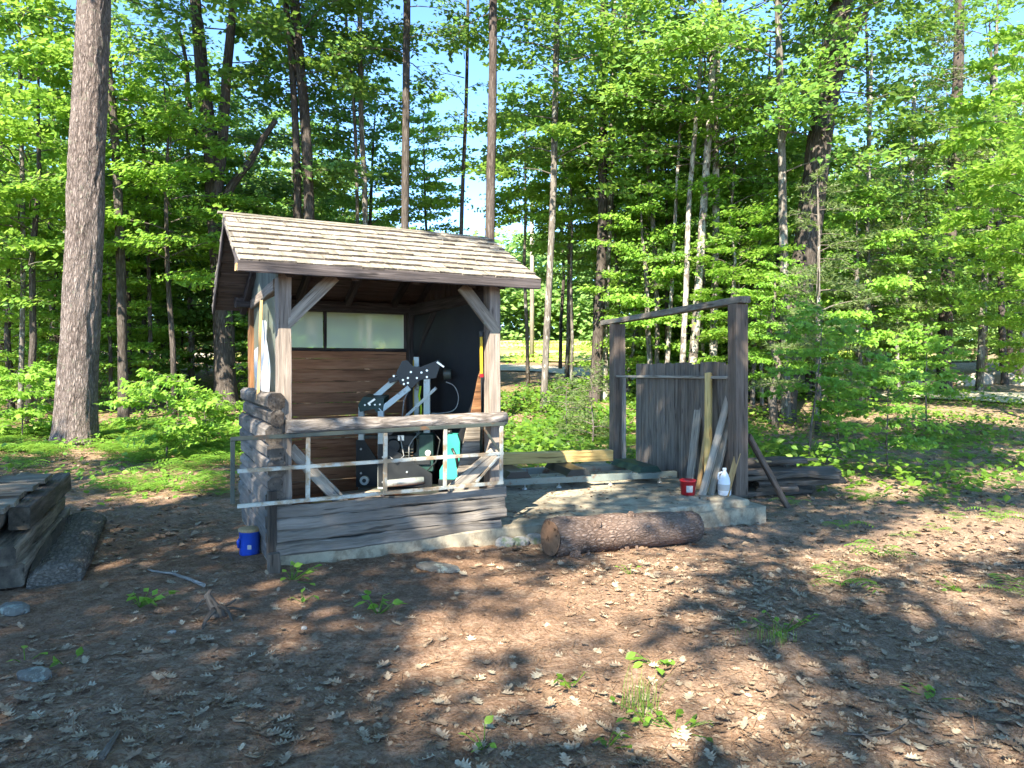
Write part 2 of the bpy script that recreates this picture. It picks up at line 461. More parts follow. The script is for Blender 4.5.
def simple_noise(name, a, b, sc, rough=.9, c=None):
    t = NT(name); p = t.pos()
    n = t.noise(p, sc, 6, .65); n2 = t.noise(p, sc * .12, 3)
    col = t.mix(t.rng(n, .35, .65), a, b)
    if c: col = t.mix(t.rng(n2, .42, .6), col, c)
    t.princ(col, rough, t.bump(n, .4, .03))
    return t.mat
M['road'] = simple_noise('pale_gravel_road', (.38, .33, .25), (.50, .45, .35), 5)
M['field'] = simple_noise('sunny_meadow', (.24, .34, .035), (.42, .46, .07), 1.5, c=(.52, .42, .17))
# ================================================================ SETTING
def tensor(vals):
    out = [vals[0][0]]
    for a, b, st in vals:
        n = max(1, int(round((b - a) / st)))
        out += [a + (b - a) * (i + 1) / n for i in range(n)]
    return np.array(out)

gx = tensor([(-900, -120, 130), (-120, -30, 6), (-30, -8, .8), (-8, 8, .07), (8, 30, .8), (30, 120, 6), (120, 900, 130)])
gy = tensor([(-300, -40, 65), (-40, 1, 2), (1, 9.5, .06), (9.5, 16, .2), (16, 60, .9), (60, 140, 5), (140, 1200, 132)])
GX, GY = np.meshgrid(gx, gy)
GZ = H(GX, GY)
near = (np.abs(GX) < 8) & (GY > 1) & (GY < 9.5)
GZ = GZ + np.where(near, R.normal(0, .006, GZ.shape), 0)
V = np.stack([GX, GY, GZ], -1).reshape(-1, 3)
nx, ny = len(gx), len(gy)
idx = np.arange(nx * ny).reshape(ny, nx)
Fq = np.stack([idx[:-1, :-1], idx[:-1, 1:], idx[1:, 1:], idx[1:, :-1]], -1).reshape(-1, 4)
ground = kind(link('ground', np_mesh('ground', V, [Fq], M['ground'], smooth=True)), 'structure')

def strip(name, pts, width, mat, dz, nu=8):
    """a sheet following the ground along pts"""
    P = []
    for (x0, y0), (x1, y1) in zip(pts[:-1], pts[1:]):
        n = max(2, int(math.hypot(x1 - x0, y1 - y0) / .8))
        P += [(x0 + (x1 - x0) * i / n, y0 + (y1 - y0) * i / n) for i in range(n)]
    P.append(pts[-1]); P = np.array(P)
    T = np.gradient(P, axis=0); T /= np.linalg.norm(T, axis=1)[:, None]
    N = np.stack([-T[:, 1], T[:, 0]], 1)
    u = np.linspace(-.5, .5, nu + 1)
    wv = width * (1 + .08 * np.sin(np.arange(len(P)) * .7))
    Q = P[:, None, :] + N[:, None, :] * (u[None, :, None] * wv[:, None, None])
    V = np.concatenate([Q, (H(Q[..., 0], Q[..., 1]) + dz)[..., None]], -1).reshape(-1, 3)
    i = np.arange(len(P) * (nu + 1)).reshape(len(P), nu + 1)
    F = np.stack([i[:-1, :-1], i[1:, :-1], i[1:, 1:], i[:-1, 1:]], -1).reshape(-1, 4)
    return kind(link(name, np_mesh(name, V, [F], mat, smooth=True)), 'structure')

strip('road', [(60, 6), (30, 14.5), (17.5, 20.5), (9, 25), (2, 32.5), (-19, 43), (-60, 56)], 3.2, M['road'], .05)
# meadow beyond the road
mx = np.linspace(-16, 24, 61); my = np.linspace(37.5, 108, 90)
MX, MY = np.meshgrid(mx, my); MX = MX + (MY - 37) * .04 * np.sign(MX)
i = np.arange(MX.size).reshape(MX.shape)
ff = np.stack([i[:-1, :-1], i[:-1, 1:], i[1:, 1:], i[1:, :-1]], -1).reshape(-1, 4)
kind(link('field', np_mesh('field', np.stack([MX, MY, H(MX, MY) + .08], -1).reshape(-1, 3), [ff], M['field'], smooth=True)), 'structure')

# ================================================================ SHED
A = Vector((-1.89, 5.83, 0)); TH = math.radians(29)
shed = thing('wooden_shed', 'open fronted wooden shed with shingled roof and log rail', 'shed', A, TH)
SW = 2.05; C_ = (.13, 1.9); D_ = (1.97, 1.9); FLR = .25
def w2s(p):
    d = Vector(p) - A; c, s = math.cos(TH), math.sin(TH)
    return Vector((d.x * c + d.y * s, -d.x * s + d.y * c, d.z))
# posts
MB().plank((.105, .07, .0), (.10, .07, 2.33), .105, .13, (0, 1, 0), jit=.003).build('corner_post', M['post'], shed)
MB().plank((1.995, .07, .1), (1.985, .07, 2.33), .11, .13, (0, 1, 0), jit=.003).build('corner_post', M['post'], shed)
b = MB().plank((C_[0] + .06, 1.84, .0), (C_[0] + .06, 1.84, 2.2), .12, .12, (0, 1, 0)).build('corner_post', M['brownpost'], shed)
b['label'] = 'reddish brown rear corner post'
MB().plank((D_[0] - .07, 1.84, .1), (D_[0] - .07, 1.84, 2.2), .14, .13, (0, 1, 0)).build('corner_post', M['beamdark'], shed)
# plates
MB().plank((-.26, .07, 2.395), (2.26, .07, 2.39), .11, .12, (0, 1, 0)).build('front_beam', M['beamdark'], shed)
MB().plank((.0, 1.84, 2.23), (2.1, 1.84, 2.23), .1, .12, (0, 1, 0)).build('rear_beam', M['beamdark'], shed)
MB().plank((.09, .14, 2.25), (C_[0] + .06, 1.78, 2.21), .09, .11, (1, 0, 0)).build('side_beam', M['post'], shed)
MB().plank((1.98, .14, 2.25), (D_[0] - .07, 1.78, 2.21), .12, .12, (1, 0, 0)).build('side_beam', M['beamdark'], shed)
# log rail
pts = [(.155 + 1.97 * (i / 14) - .06, -.035 + rnd.uniform(-.006, .006), 1.106 + rnd.uniform(-.004, .004)) for i in range(15)]
rail = MB().tube(pts, [.068 * rnd.uniform(.95, 1.06) for _ in pts], 14, .05, flat=.9).build('log_rail', M['logwall'], shed)
# front siding: live-edged boards
mb = MB(); zs = [.50, .395, .285, .165]
for k, (z, h) in enumerate(zip([.441, .347, .252, .155], [.097, .100, .100, .102])):
    mb.plank((-.01 + rnd.uniform(-.02, .02), -.05 - .012 * k, z), (2.05 - (.05 if k == 3 else 0) + rnd.uniform(-.015, .015), -.05 - .012 * k, z), h - .004, .05, (0, -1, 0), seg=26, jit=.005, cham=.014, wane=.009)
mb.plank((.0, .012, .29), (2.04, .012, .29), .36, .02, (0, -1, 0))
mb.build('front_siding', M['siding'], shed)
# left log wall, stacked slabs with rounded ends
mb = MB(); z = .02
while z < 1.30:
    h = rnd.uniform(.10, .165); h = min(h, 1.375 - z)
    x0 = .0 + rnd.uniform(-.022, .012); e0 = rnd.uniform(-.075, -.02)
    mb.plank((x0 + .02, e0, z + h / 2), (x0 + .12, 1.88, z + h / 2 + rnd.uniform(-.01, .01)), rnd.uniform(.10, .15), h + .006, (0, 0, 1), seg=10, jit=.003, cham=.030, wane=.004); mb.m[-2] = 1
    z += h
mb.build('log_side_wall', [M['logside'], M['slabwood']], shed)
MB().plank((-.02, -.09, .0), (-.02, -.09, .62), .07, .045, (0, 1, 0)).build('batten', M['slabwood'], shed)
# gable boards above the left and right beams
def gable(xa, xb, name, mat):
    mb = MB()
    for k in range(14):
        y = .07 + k * .135
        top = 2.30 + (min((y + .25) / 1.05, 1) * .54 if y < .8 else .54 - (y - .8) / 1.3 * .72) + .06 - .035
        x = xa + (xb - xa) * y / 1.9
        if top > 2.31: mb.plank((x, y, 2.3 - .02 * y), (x, y, top), .13, .02, (1, 0, 0), seg=2)
    mb.build(name, mat, shed)
gable(.05, .16, 'gable_boards', M['greenwood'])
gable(2.03, 1.94, 'gable_boards', M['roofdeck'])
# left plastic: cloudy sheet, torn white sheet, batten
MB().sheet(lambda u, v: (.075 + .09 * u + .006 * math.sin(9 * u), .15 + 1.62 * u, 1.33 + .85 * v), 12, 5).build('plastic_sheet', M['frost'], shed)
def torn(u, v):
    y = .26 + 1.1 * u
    top = 1.98 - .35 * abs(u - .42) ** 1.2 * 1.6 + .05 * math.sin(7 * u)
    return (.02 + .09 * u + .022 * math.sin(14 * u + 4 * v) * (1 - .3 * v), y + .03 * math.sin(6 * v), 1.31 + (top - 1.31) * v)
wsheet = MB().sheet(torn, 26, 14).build('torn_white_sheet', M['whitesheet'], shed)
MB().plank((.0, .60, 1.30), (.035, .64, 2.16), .045, .02, (1, 0, 0)).build('batten', M['orangewood'], shed)
# back wall with window
bw = MB(); z = FLR - .1
while z < 1.74:
    h = rnd.uniform(.10, .145); h = min(h, 1.755 - z)
    bw.plank((C_[0] + .1, 1.87 + rnd.uniform(-.004, .004), z + h / 2), (D_[0] - .1, 1.87 + rnd.uniform(-.004, .004), z + h / 2 + rnd.uniform(-.004, .004)), h - rnd.choice([.002, .003, .008]), .022, (0, -1, 0), jit=.002)
    z += h
bwall = bw.build('back_wall', M['brown'], shed)
fr = MB()
x0, x1, z0, z1 = C_[0] + .12, D_[0] - .14, 1.765, 2.185
fr.plank((x0, 1.86, z0), (x1, 1.86, z0), .035, .03, (0, -1, 0))
fr.plank((x0, 1.86, z1), (x1, 1.86, z1), .035, .03, (0, -1, 0))
for xx in (x0 + .015, x0 + .66, x1 - .015):
    fr.plank((xx, 1.855, z0 + .018), (xx, 1.855, z1 - .018), .03, .028, (0, -1, 0))
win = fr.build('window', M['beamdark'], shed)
MB().sheet(lambda u, v: (x0 + .03 + (.61) * u, 1.868 + .006 * math.sin(5 * u + 3 * v), z0 + .02 + (z1 - z0 - .04) * v), 6, 4).build('pane', M['pane'], win)
MB().sheet(lambda u, v: (x0 + .675 + (x1 - x0 - .705) * u, 1.868 + .006 * math.sin(4 * u + 3 * v), z0 + .02 + (z1 - z0 - .04) * v), 6, 4).build('pane', M['pane'], win)
MB().plank((.31, 1.80, 1.18), (.31, 1.80, 1.72), .06, .03, (0, -1, 0)).build('batten', M['greyboard'], shed)
# floor
fl = MB()
for k in range(12):
    y = .12 + k * .145
    fl.plank((.16, y, FLR - .02), (1.95, y, FLR - .02), .141, .03, (0, 0, 1), seg=4)
fl.build('floor_boards', M['brown'], shed)
# right wall: plywood boards outside and a black tarp inside
rw = MB()
for k in range(12):
    z = .25 + k * .168
    rw.plank((2.03, .14, z), (1.945, 1.8, z), .166, .018, (1, 0, 0), seg=3)
rw.build('right_wall', M['brown'], shed)
def tarpf(u, v):
    ex = .32 * (1 - v) ** 2.2
    y = .22 + (1.74 - .22) * u
    z = .35 + 1.84 * v
    return (1.995 - .085 * u - .03 + .018 * math.sin(8 * u + 2 * v) + .012 * math.sin(15 * v + 5 * u), y, z)
MB().sheet(tarpf, 22, 22).build('black_tarp', M['tarp'], shed)
# knee braces
def brace(p, q, w, mat, lab=None, th=.03, up=(0, 1, 0)):
    o = MB().plank(p, q, w, th, up, jit=.002).build('knee_brace', mat, shed)
    if lab: o['label'] = lab
brace((.10, .02, 1.92), (.50, .02, 2.33), .10, M['greyboard'])
brace((2.02, .02, 1.90), (1.66, .02, 2.31), .115, M['oldtimber'])
brace((1.90, 1.72, 1.72), (1.92, 1.22, 2.2), .11, M['beamdark'], up=(1, 0, 0))
brace((.17, .16, .92), (.62, .16, .42), .10, M['greyboard'])
brace((1.98, -.015, .80), (1.52, -.015, .47), .12, M['greyboard'])
# rough sheet leaning at the right front, beside the post
MB().prism([(1.71, .2, .42), (1.92, .2, .42), (1.93, .2, 1.04), (1.80, .2, 1.04), (1.70, .2, .62)], (0, .02, 0)).build('plywood_offcut', M['greyboard'], shed)
MB().prism([(1.82, .18, 1.12), (1.93, .18, 1.12), (1.925, .18, 1.55), (1.90, .18, 1.48), (1.86, .18, 1.3)], (0, .015, 0)).build('plywood_offcut', M['brownpost'], shed)
# roof
def rp(y):
    if y <= .8: return 2.36 + (y + .25) / 1.05 * .54
    return 2.90 - (y - .8) / 1.3 * .72
rd = MB()
def skew(x, y): return x + (.02 + .05 * max(0, y)) * (1 if x < 1 else 0)
n = 8
for k in range(n):
    ya, yb = -.25 + 1.05 * k / n, -.25 + 1.05 * (k + 1) / n - .004
    ym = (ya + yb) / 2
    rd.plank((skew(-.28, ym), ym, rp(ym) - .012), (2.28, ym, rp(ym) - .012), (yb - ya) / math.cos(.475), .022, (0, -.457, .889), seg=5, jit=.001)
for k in range(n + 1):
    ya, yb = .8 + 1.3 * k / (n + 1), .8 + 1.3 * (k + 1) / (n + 1) - .004
    ym = (ya + yb) / 2
    rd.plank((skew(-.28, ym), ym, rp(ym) - .012), (2.28, ym, rp(ym) - .012), (yb - ya) / math.cos(.506), .022, (0, .485, .875), seg=5, jit=.001)
roof = rd.build('roof', M['roofdeck'], shed)
sh = MB()
def course(yf, dirn, ln, up):
    x = skew(-.31, yf) + rnd.uniform(-.01, .01)
    while x < 2.30:
        w = min(rnd.uniform(.07, .19), 2.315 - x)
        if w < .03: break
        zf = rp(yf)
        a = Vector((x + w / 2, yf + rnd.uniform(-.012, .010), zf + .026 + rnd.uniform(-.004, .008)))
        bb = Vector((x + w / 2, yf + dirn * ln * math.cos(.49), rp(yf + dirn * ln * math.cos(.49)) + .010))
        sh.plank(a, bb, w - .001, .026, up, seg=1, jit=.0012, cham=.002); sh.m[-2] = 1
        x += w
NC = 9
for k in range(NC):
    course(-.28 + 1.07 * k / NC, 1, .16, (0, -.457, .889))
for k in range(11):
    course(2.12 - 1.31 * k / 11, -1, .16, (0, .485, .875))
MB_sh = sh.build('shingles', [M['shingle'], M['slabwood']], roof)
MB().plank((-.30, .80, 2.918), (2.30, .80, 2.912), .05, .018, (0, 0, 1), seg=10).build('ridge_board', M['shingle'], roof)
MB().plank((-.30, -.27, 2.333), (2.30, -.27, 2.328), .085, .03, (0, -1, 0)).build('fascia_board', M['beamdark'], roof)
MB().plank((-.31, -.235, 2.325), (-.13, -.235, 2.325), .06, .05, (0, -1, 0)).build('beam_end', M['orangewood'], roof)
for (xx, yy0, yy1) in ((-.30, -.25, .8), (-.30, .8, 2.1), (2.29, -.25, .8), (2.29, .8, 2.1)):
    MB().plank((skew(xx, yy0) - (.0 if xx < 0 else 0), yy0, rp(yy0) - .03), (skew(xx, yy1), yy1, rp(yy1) - .03), .075, .02, (1, 0, 0)).build('rake_board', M['beamdark'], roof)
for xx in (.10, .62, 1.14, 1.66, 1.96):
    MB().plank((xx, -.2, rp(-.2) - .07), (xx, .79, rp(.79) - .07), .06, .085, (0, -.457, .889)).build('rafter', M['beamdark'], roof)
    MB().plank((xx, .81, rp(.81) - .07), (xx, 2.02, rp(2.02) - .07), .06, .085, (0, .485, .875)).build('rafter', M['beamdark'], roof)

# ================================================================ SLAB
def s2w(x, y, z=0):
    c, s = math.cos(TH), math.sin(TH)
    return Vector((A.x + x * c - y * s, A.y + x * s + y * c, z))
ST = .13
slab = thing('concrete_slab', 'worn concrete pad under the shed and timber frame', 'slab', (0.5, 8.0, 0))
pa = s2w(-.03, -.075); pb = Vector((2.60, 8.10, 0)); pc = Vector((1.55, 11.6, 0)); pd = s2w(.1, 2.05)
mid = []
n = 22
for i in range(n + 1):
    q = pa.lerp(pb, i / n); nrm = Vector((.42, -.9, 0))
    mid.append(q + nrm * rnd.uniform(-.012, .012))
out = [Vector((p.x, p.y, -.5)) for p in mid] + [Vector((pc.x, pc.y, -.5)), Vector((pd.x, pd.y, -.5))]
m1 = MB()
bot = out; lip = [p + Vector((0, 0, .5 + ST - .015)) for p in out]
top = []
cen = Vector((.4, 8.5, 0))
for p in lip:
    d = (cen - p); d.z = 0; d.normalize(); top.append(p + d * .02 + Vector((0, 0, .015)))
m1.ring_skin([bot, lip, top], [bot, lip, top])
m1.build('pad', M['concrete'], slab)
# lower ledge at the right corner
l0 = Vector((1.70, 7.52, 0)); l1 = Vector((2.76, 8.04, 0)); l2 = Vector((2.62, 8.55, 0)); l3 = Vector((2.5, 8.2, 0)); 
MB().prism([(l0.x, l0.y, -.5), (l1.x, l1.y, -.5), (1.72, 11.4, -.5), (1.5, 11.3, -.5), (2.45, 8.3, -.5), (1.9, 7.9, -.5)], (0, 0, .565)).build('footing_ledge', M['concrete'], slab)
for i in range(5):
    q = s2w(1.98 + i * .15, -.17 + rnd.uniform(-.03, .03) - .02 * i)
    o = MB().rock((0, 0, 0), rnd.uniform(.07, .11), rnd.uniform(.05, .08), rnd.uniform(.05, .07)).build('field_stone', M['stone'])
    o.location = (q.x, q.y, Hs(q.x, q.y) + .02)
    tag(o, 'small mossy stone wedged along the broken slab edge near the log', 'stone', 'stones along the slab edge')

# ================================================================ TIMBER FRAME (right)
gf = thing('timber_frame', 'open timber frame with two dark posts and a low plank wall', 'frame', (2.5, 8.35, ST))
P1 = Vector((2.57, 8.42, 0)); P2 = Vector((1.60, 11.25, 0)); dr = (P2 - P1).normalized(); sd = Vector((dr.y, -dr.x, 0))
MB().plank((P1.x, P1.y, ST), (P1.x + .0, P1.y, 2.29), .165, .16, tuple(dr), jit=.002).build('post', M['gatepost'], gf)
MB().plank((P2.x, P2.y, ST), (P2.x, P2.y, 2.22), .19, .17, tuple(dr), jit=.002).build('post', M['gatepost'], gf)
MB().plank(tuple(P1 - dr * .14 + Vector((0, 0, 2.335))), tuple(P2 + dr * .45 + Vector((0, 0, 2.26))), .14, .075, (0, 0, 1), jit=.004).build('top_beam', M['oldtimber'], gf)
q = P2 + dr * -.12 - sd * .03
MB().plank((q.x + .07, q.y - .02, ST), (q.x + .07, q.y - .02, 1.42), .06, .03, tuple(dr)).build('pale_strip', M['greyboard'], gf)
pw = MB(); s = .10; L = (P2 - P1).length
while s < L - .62:
    w = rnd.uniform(.085, .15)
    q = P1 + dr * (s + w / 2) + sd * rnd.uniform(-.004, .004)
    pw.plank((q.x, q.y, ST + rnd.uniform(0, .04)), (q.x + rnd.uniform(-.004, .004), q.y, 1.625 + rnd.uniform(-.02, .015)), w - .004, .022, tuple(sd), jit=.002)
    s += w
wall = pw.build('plank_wall', M['fence'], gf)
qa = P1 + dr * .1 - sd * .035; qb = P2 - dr * .1 - sd * .035
MB().plank((qa.x, qa.y, 1.455), (qb.x, qb.y, 1.43), .07, .035, (0, 0, 1)).build('cross_rail', M['greyboard'], wall)
qa = Vector((2.72, 8.5, .78)); qb = Vector((3.36, 8.98, Hs(3.36, 8.98) - .03))
MB().plank(tuple(qa), tuple(qb), .09, .04, (.6, -.75, .3)).build('brace', M['gatepost'], gf)

# boards leaning on the plank wall
def board(name, label, p, q, w, t, mat, up, cat='board'):
    p = Vector(p); q = Vector(q)
    o = MB().plank(p, q, w, t, up, jit=.002).build(name, mat, None, p)
    return tag(o, label, cat)
board('leaning_board', 'wide weathered grey board leaning on the plank wall behind the red pail', pz(690, 480, 9.0), pz(701, 384, 9.25), .15, .025, M['greyboard'], (-.93, -.3, .15))
board('leaning_board', 'bright yellow lumber standing upright against the plank wall', pz(708, 493, 8.58), pz(708.5, 373, 8.86), .09, .04, M['newwood'], (-.8, -.6, .1))
board('leaning_board', 'narrow orange tinted board between the grey board and yellow lumber', pz(698, 490, 8.7), pz(707, 425, 8.95), .055, .03, M['orangewood'], (-.8, -.6, .1))
board('leaning_board', 'thick grey board of the leaning pair, the lower left one', pz(702, 496, 8.38), pz(730, 393, 8.62), .085, .04, M['greyboard'], (-.45, -.85, .25))
board('leaning_board', 'thick grey board of the leaning pair, the upper right one', pz(711, 496, 8.42), pz(736.5, 393, 8.64), .075, .045, M['greyboard'], (-.75, -.6, .25))
board('leaning_board', 'dark grey board half hidden between the leaning pair and the wall', pz(716, 492, 8.62), pz(722, 388, 8.85), .10, .025, M['fence'], (-.85, -.5, .1))
board('leaning_board', 'short orange topped board leaning on the front post beside the jug', pz(726, 496, 8.30), pz(738, 453, 8.36), .065, .035, M['orangewood'], (-.4, -.9, .2))
# jug
jc = at(724.5, 8.35, ST)
jug = thing('plastic_jug', 'white plastic gallon jug standing between the leaning boards', 'jug', tuple(jc))
MB().lathe([(.06, 0), (.072, .012), (.075, .09), (.073, .15), (.06, .2), (.042, .235), (.026, .262), (.02, .272), (.02, .285)], jc, 18).build('jug_body', M['white'], jug)
MB().lathe([(.022, .285), (.023, .29), (.023, .307), (.02, .31)], jc, 14).build('cap', M['white'], jug)
MB().tube([jc + Vector((-.03, -.01, .265)), jc + Vector((-.065, -.01, .25)), jc + Vector((-.075, -.01, .21)), jc + Vector((-.066, -.01, .165))], .011, 8).build('handle', M['white'], jug)
MB().lathe([(.0755, .06), (.0757, .13)], jc, 18, cap=False).build('paper_label', M['labelpaper'], jug)
# red pail
rc = at(688, 8.38, ST)
pail = thing('red_pail', 'small red plastic pail with a pale paper label on the slab', 'pail', tuple(rc))
MB().lathe([(.072, 0), (.078, .01), (.088, .15), (.094, .152), (.094, .172), (.088, .174), (.084, .15), (.074, .02), (.001, .018)], rc, 22).build('pail_body', M['red'], pail)
lb = MB()
lb.sheet(lambda u, v: rc + Vector((math.sin((u - .5) * .9) * (.0815 + .004 * v), -math.cos((u - .5) * .9) * (.0815 + .004 * v), .04 + .075 * v)), 6, 2)
lb.build('paper_label', M['labelpaper'], pail)

# ================================================================ SAWMILL TRACK
def tr(px, D, z): return at(px, D, z)
r0 = Vector((-.75, 8.45, 0)); r1 = Vector((2.07, 9.29, 0)); rdv = (r1 - r0).normalized(); rn = Vector((-rdv.y, rdv.x, 0))
track = thing('sawmill_track', 'low steel sawmill track on short feet across the slab', 'track', tuple(r0 + Vector((0, 0, ST))))
for off in (0, .78):
    a = r0 + rn * off; b2 = r1 + rn * off
    mb = MB()
    mb.plank((a.x, a.y, .225), (b2.x, b2.y, .225), .008, .07, (0, 0, 1), jit=0, cham=.001)
    mb.plank((a.x + rn.x * .035, a.y + rn.y * .035, .262), (b2.x + rn.x * .035, b2.y + rn.y * .035, .262), .07, .006, (0, 0, 1), jit=0, cham=.001)
    mb.build('rail', M['trackgalv'], track)
    for s in (.22, .95, 1.38, 2.05, 2.72):
        q = a + rdv * s + rn * .03
        MB().tube([(q.x, q.y, ST + .012), (q.x, q.y, .235)], .008, 8).tube([(q.x, q.y, ST), (q.x, q.y, ST + .012), (q.x, q.y, ST + .03)], [.035, .03, .008], 10).build('levelling_foot', M['bolt'], track)
for s, m in ((.86, 'black'), (1.62, 'black'), (2.56, 'greenpaint')):
    q = r0 + rdv * s
    a = q - rn * .02; b2 = q + rn * .8
    MB().prism([a + rdv * -.16 + Vector((0, 0, .272)), a + rdv * .16 + Vector((0, 0, .272)), a + rdv * .10 + Vector((0, 0, .345)), a + rdv * -.10 + Vector((0, 0, .345))], b2 - a).build('bunk', M[m], track)
beam_a = Vector((-.55, 9.20, .42)); beam_b = Vector((1.30, 9.72, .42))
o = MB().plank(beam_a, beam_b, .14, .14, (0, 0, 1), jit=.002).build('squared_beam', M['newwood'], None, beam_a)
tag(o, 'fresh yellow squared timber lying across the track bunks', 'beam')
# ================================================================ STEEL LATTICE in front of the shed
lat = thing('steel_lattice', 'rusty galvanised steel lattice leaning along the shed front', 'rack', A, TH)
def lx(s, z): return Vector((s, -.135 - .02 * (z - .5) + (.0), z))
zb = lambda s: .545 + .0 * s; zt = lambda s: 1.045 + .012 * s
mb = MB(); mb.plank(lx(-.33, zt(0)), lx(2.0, zt(2)), .032, .03, (0, -1, 0), seg=10, jit=.0008, cham=.003); mb.build('top_rail', M['darksteel'], lat)
for (z0_, nm) in ((.80, 'middle_rail'), (.535, 'bottom_rail')):
    MB().plank(lx(-.28, z0_), lx(1.99, z0_ + .005), .03, .028, (0, -1, 0), seg=10, jit=.0008, cham=.003).build(nm, M['rustgalv'], lat)
for s in (.245, .88, 1.42, 1.97):
    MB().plank(lx(s, .552) + Vector((0, -.004, 0)), lx(s, zt(s) - .017) + Vector((0, -.004, 0)), .034, .02, (0, -1, 0), seg=6, jit=.0008, cham=.003).build('upright', M['rustgalv'], lat)
MB().plank(lx(-.315, zt(0) - .017), lx(-.315, .56), .03, .028, (0, -1, 0), jit=.0008, cham=.003).build('upright', M['darksteel'], lat)
MB().plank(lx(1.72, .56), lx(1.96, .79), .022, .012, (0, -1, 0), jit=0).build('corner_brace', M['rustgalv'], lat)
MB().plank(lx(1.96, .82), lx(1.80, 1.03), .022, .012, (0, -1, 0), jit=0).build('corner_brace', M['darksteel'], lat)

# ================================================================ SAWMILL HEAD inside the shed
sp = pz(395, 490, 7.5)
saw = thing('portable_sawmill', 'green and black portable sawmill head standing inside the shed', 'sawmill', (sp.x, sp.y, FLR))
DS = 7.42
def S(px, py, dd=0.0): return pz(px, py, DS + dd)
def bar(name, a, b, w, t, mat, parent=saw, up=(0, -1, 0)):
    return MB().plank(a, b, w, t, up, jit=0, cham=.003).build(name, mat, parent)
for px_, dd, tp in ((361.5, .0, 408), (381, -.18, 411)):
    a = S(px_, 480, dd); a.z = FLR + .06
    bar('front_upright', a, S(px_, tp, dd), .055, .055, M['palegalv'])
for px_, dd, tp in ((416.5, .25, 357), (427, .0, 378)):
    a = S(px_, 480, dd); a.z = FLR + .06
    bar('mast', a, S(px_, tp, dd), .055 if px_ < 420 else .065, .05, M['palegalv'])
bar('mast_arm', S(360, 410, 0), S(404, 372, .1), .055, .05, M['palegalv'])
bar('mast_arm', S(380, 411, -.18), S(409, 388, -.05), .055, .05, M['palegalv'])
bar('push_bar', S(398, 424, -.1), S(436, 388, -.25), .028, .028, M['palegalv'])
hs = MB().prism([S(358, 405, -.2), S(363, 397, -.2), S(384, 398, -.2), S(383, 411, -.2), S(377, 413, -.2), S(374, 409, -.2), S(360, 412, -.2)], (0, .3, .02)).build('blade_guard', M['greenpaint'], saw)
bar('maker_plate', S(368, 404, -.215), S(375, 399, -.215), .02, .004, M['bolt'], hs)
g1 = MB().prism([S(396, 373, -.05), S(402, 361, -.05), S(407, 360, -.05), S(412, 366, -.05), S(426, 368, -.05), S(437, 360, -.05), S(441, 363, -.05), S(436, 378, -.05), S(420, 380, -.05), S(412, 388, -.05), S(400, 384, -.05)], (0, .05, 0)).build('head_plate', M['black'], saw)
for (x_, y_) in ((403, 380), (408, 378), (411, 372), (421.5, 372.5), (427, 370.5), (427, 377), (404, 384), (417, 378), (394, 376), (408, 383)):
    p = S(x_, y_, -.052); MB().tube([p, p - Vector((0, .012, 0))], .011, 6).build('bolt', M['bolt'], g1)
bar('lift_arm', S(389, 381, -.02), S(440, 362, .0), .05, .02, M['black'])
p = S(446, 374, -.1)
MB().tube([p + Vector((-.02, 0, 0)), p + Vector((.05, .0, 0))], [.055, .05], 18, smooth=False).build('winch_drum', M['darksteel'], saw)
bar('winch_bracket', S(437, 362, -.1), S(444, 367, -.1), .02, .02, M['bolt'])
hp = [S(446, 382, -.1), S(454, 386, -.1), S(458.5, 397, -.1), S(455, 409, -.1), S(443, 413, -.05), S(426, 413, 0)]
cu = []
for i in range(len(hp) - 1):
    for k in range(4):
        t_ = k / 4; p0 = hp[max(i - 1, 0)]; p1 = hp[i]; p2 = hp[i + 1]; p3 = hp[min(i + 2, len(hp) - 1)]
        cu.append(.5 * ((2 * p1) + (p2 - p0) * t_ + (2 * p0 - 5 * p1 + 4 * p2 - p3) * t_ ** 2 + (3 * p1 - p0 - 3 * p2 + p3) * t_ ** 3))
MB().tube(cu, .005, 6).build('hose', M['wire'], saw)
hp = [S(421, 432, -.1), S(414, 438, -.2), S(409, 446, -.2), S(409, 458, -.2)]
MB().tube(hp, .006, 6).build('hose', M['wire'], saw)
MB().tube([S(420.5, 386, -.03), S(419, 396, -.04), S(421, 408, -.04), S(421, 416, -.04)], .011, 6).build('strap', M['lime'], saw)
# engine
eng = MB().box(S(402, 443, -.05), .26, .22, .2, 0, cham=.02).build('engine', M['black'], saw)
MB().tube([S(390, 432, -.17), S(390, 432, -.28)], .03, 10).build('air_filter', M['black'], eng)
MB().box(S(401, 438, -.175), .06, .02, .055, cham=.004).build('engine_badge', M['bolt'], eng)
for k in range(5):
    MB().box(S(402, 446 + k * 3.2, -.17), .22, .03, .008, cham=.002).build('cooling_fin', M['darksteel'], eng)
MB().box(S(398, 420, 0.05), .30, .16, .07, cham=.01).build('fuel_tank', M['black'], eng)
dg = MB().box(S(427, 452, -.05), .14, .16, .38, cham=.012).build('green_housing', M['greenpaint'], saw)
MB().tube([S(428, 453, -.135), S(428, 453, -.155)], .03, 12).build('gauge', M['galv'], dg)
jerry = S(450, 470, -.30)
tc = thing('fuel_can', 'bright teal plastic fuel can standing beside the sawmill', 'can', (jerry.x, jerry.y, FLR + .25))
zz = FLR + .25
MB().box((jerry.x, jerry.y + .09, FLR + .125), .22, .18, .25, cham=.008).build('battery_box', M['black'], saw)
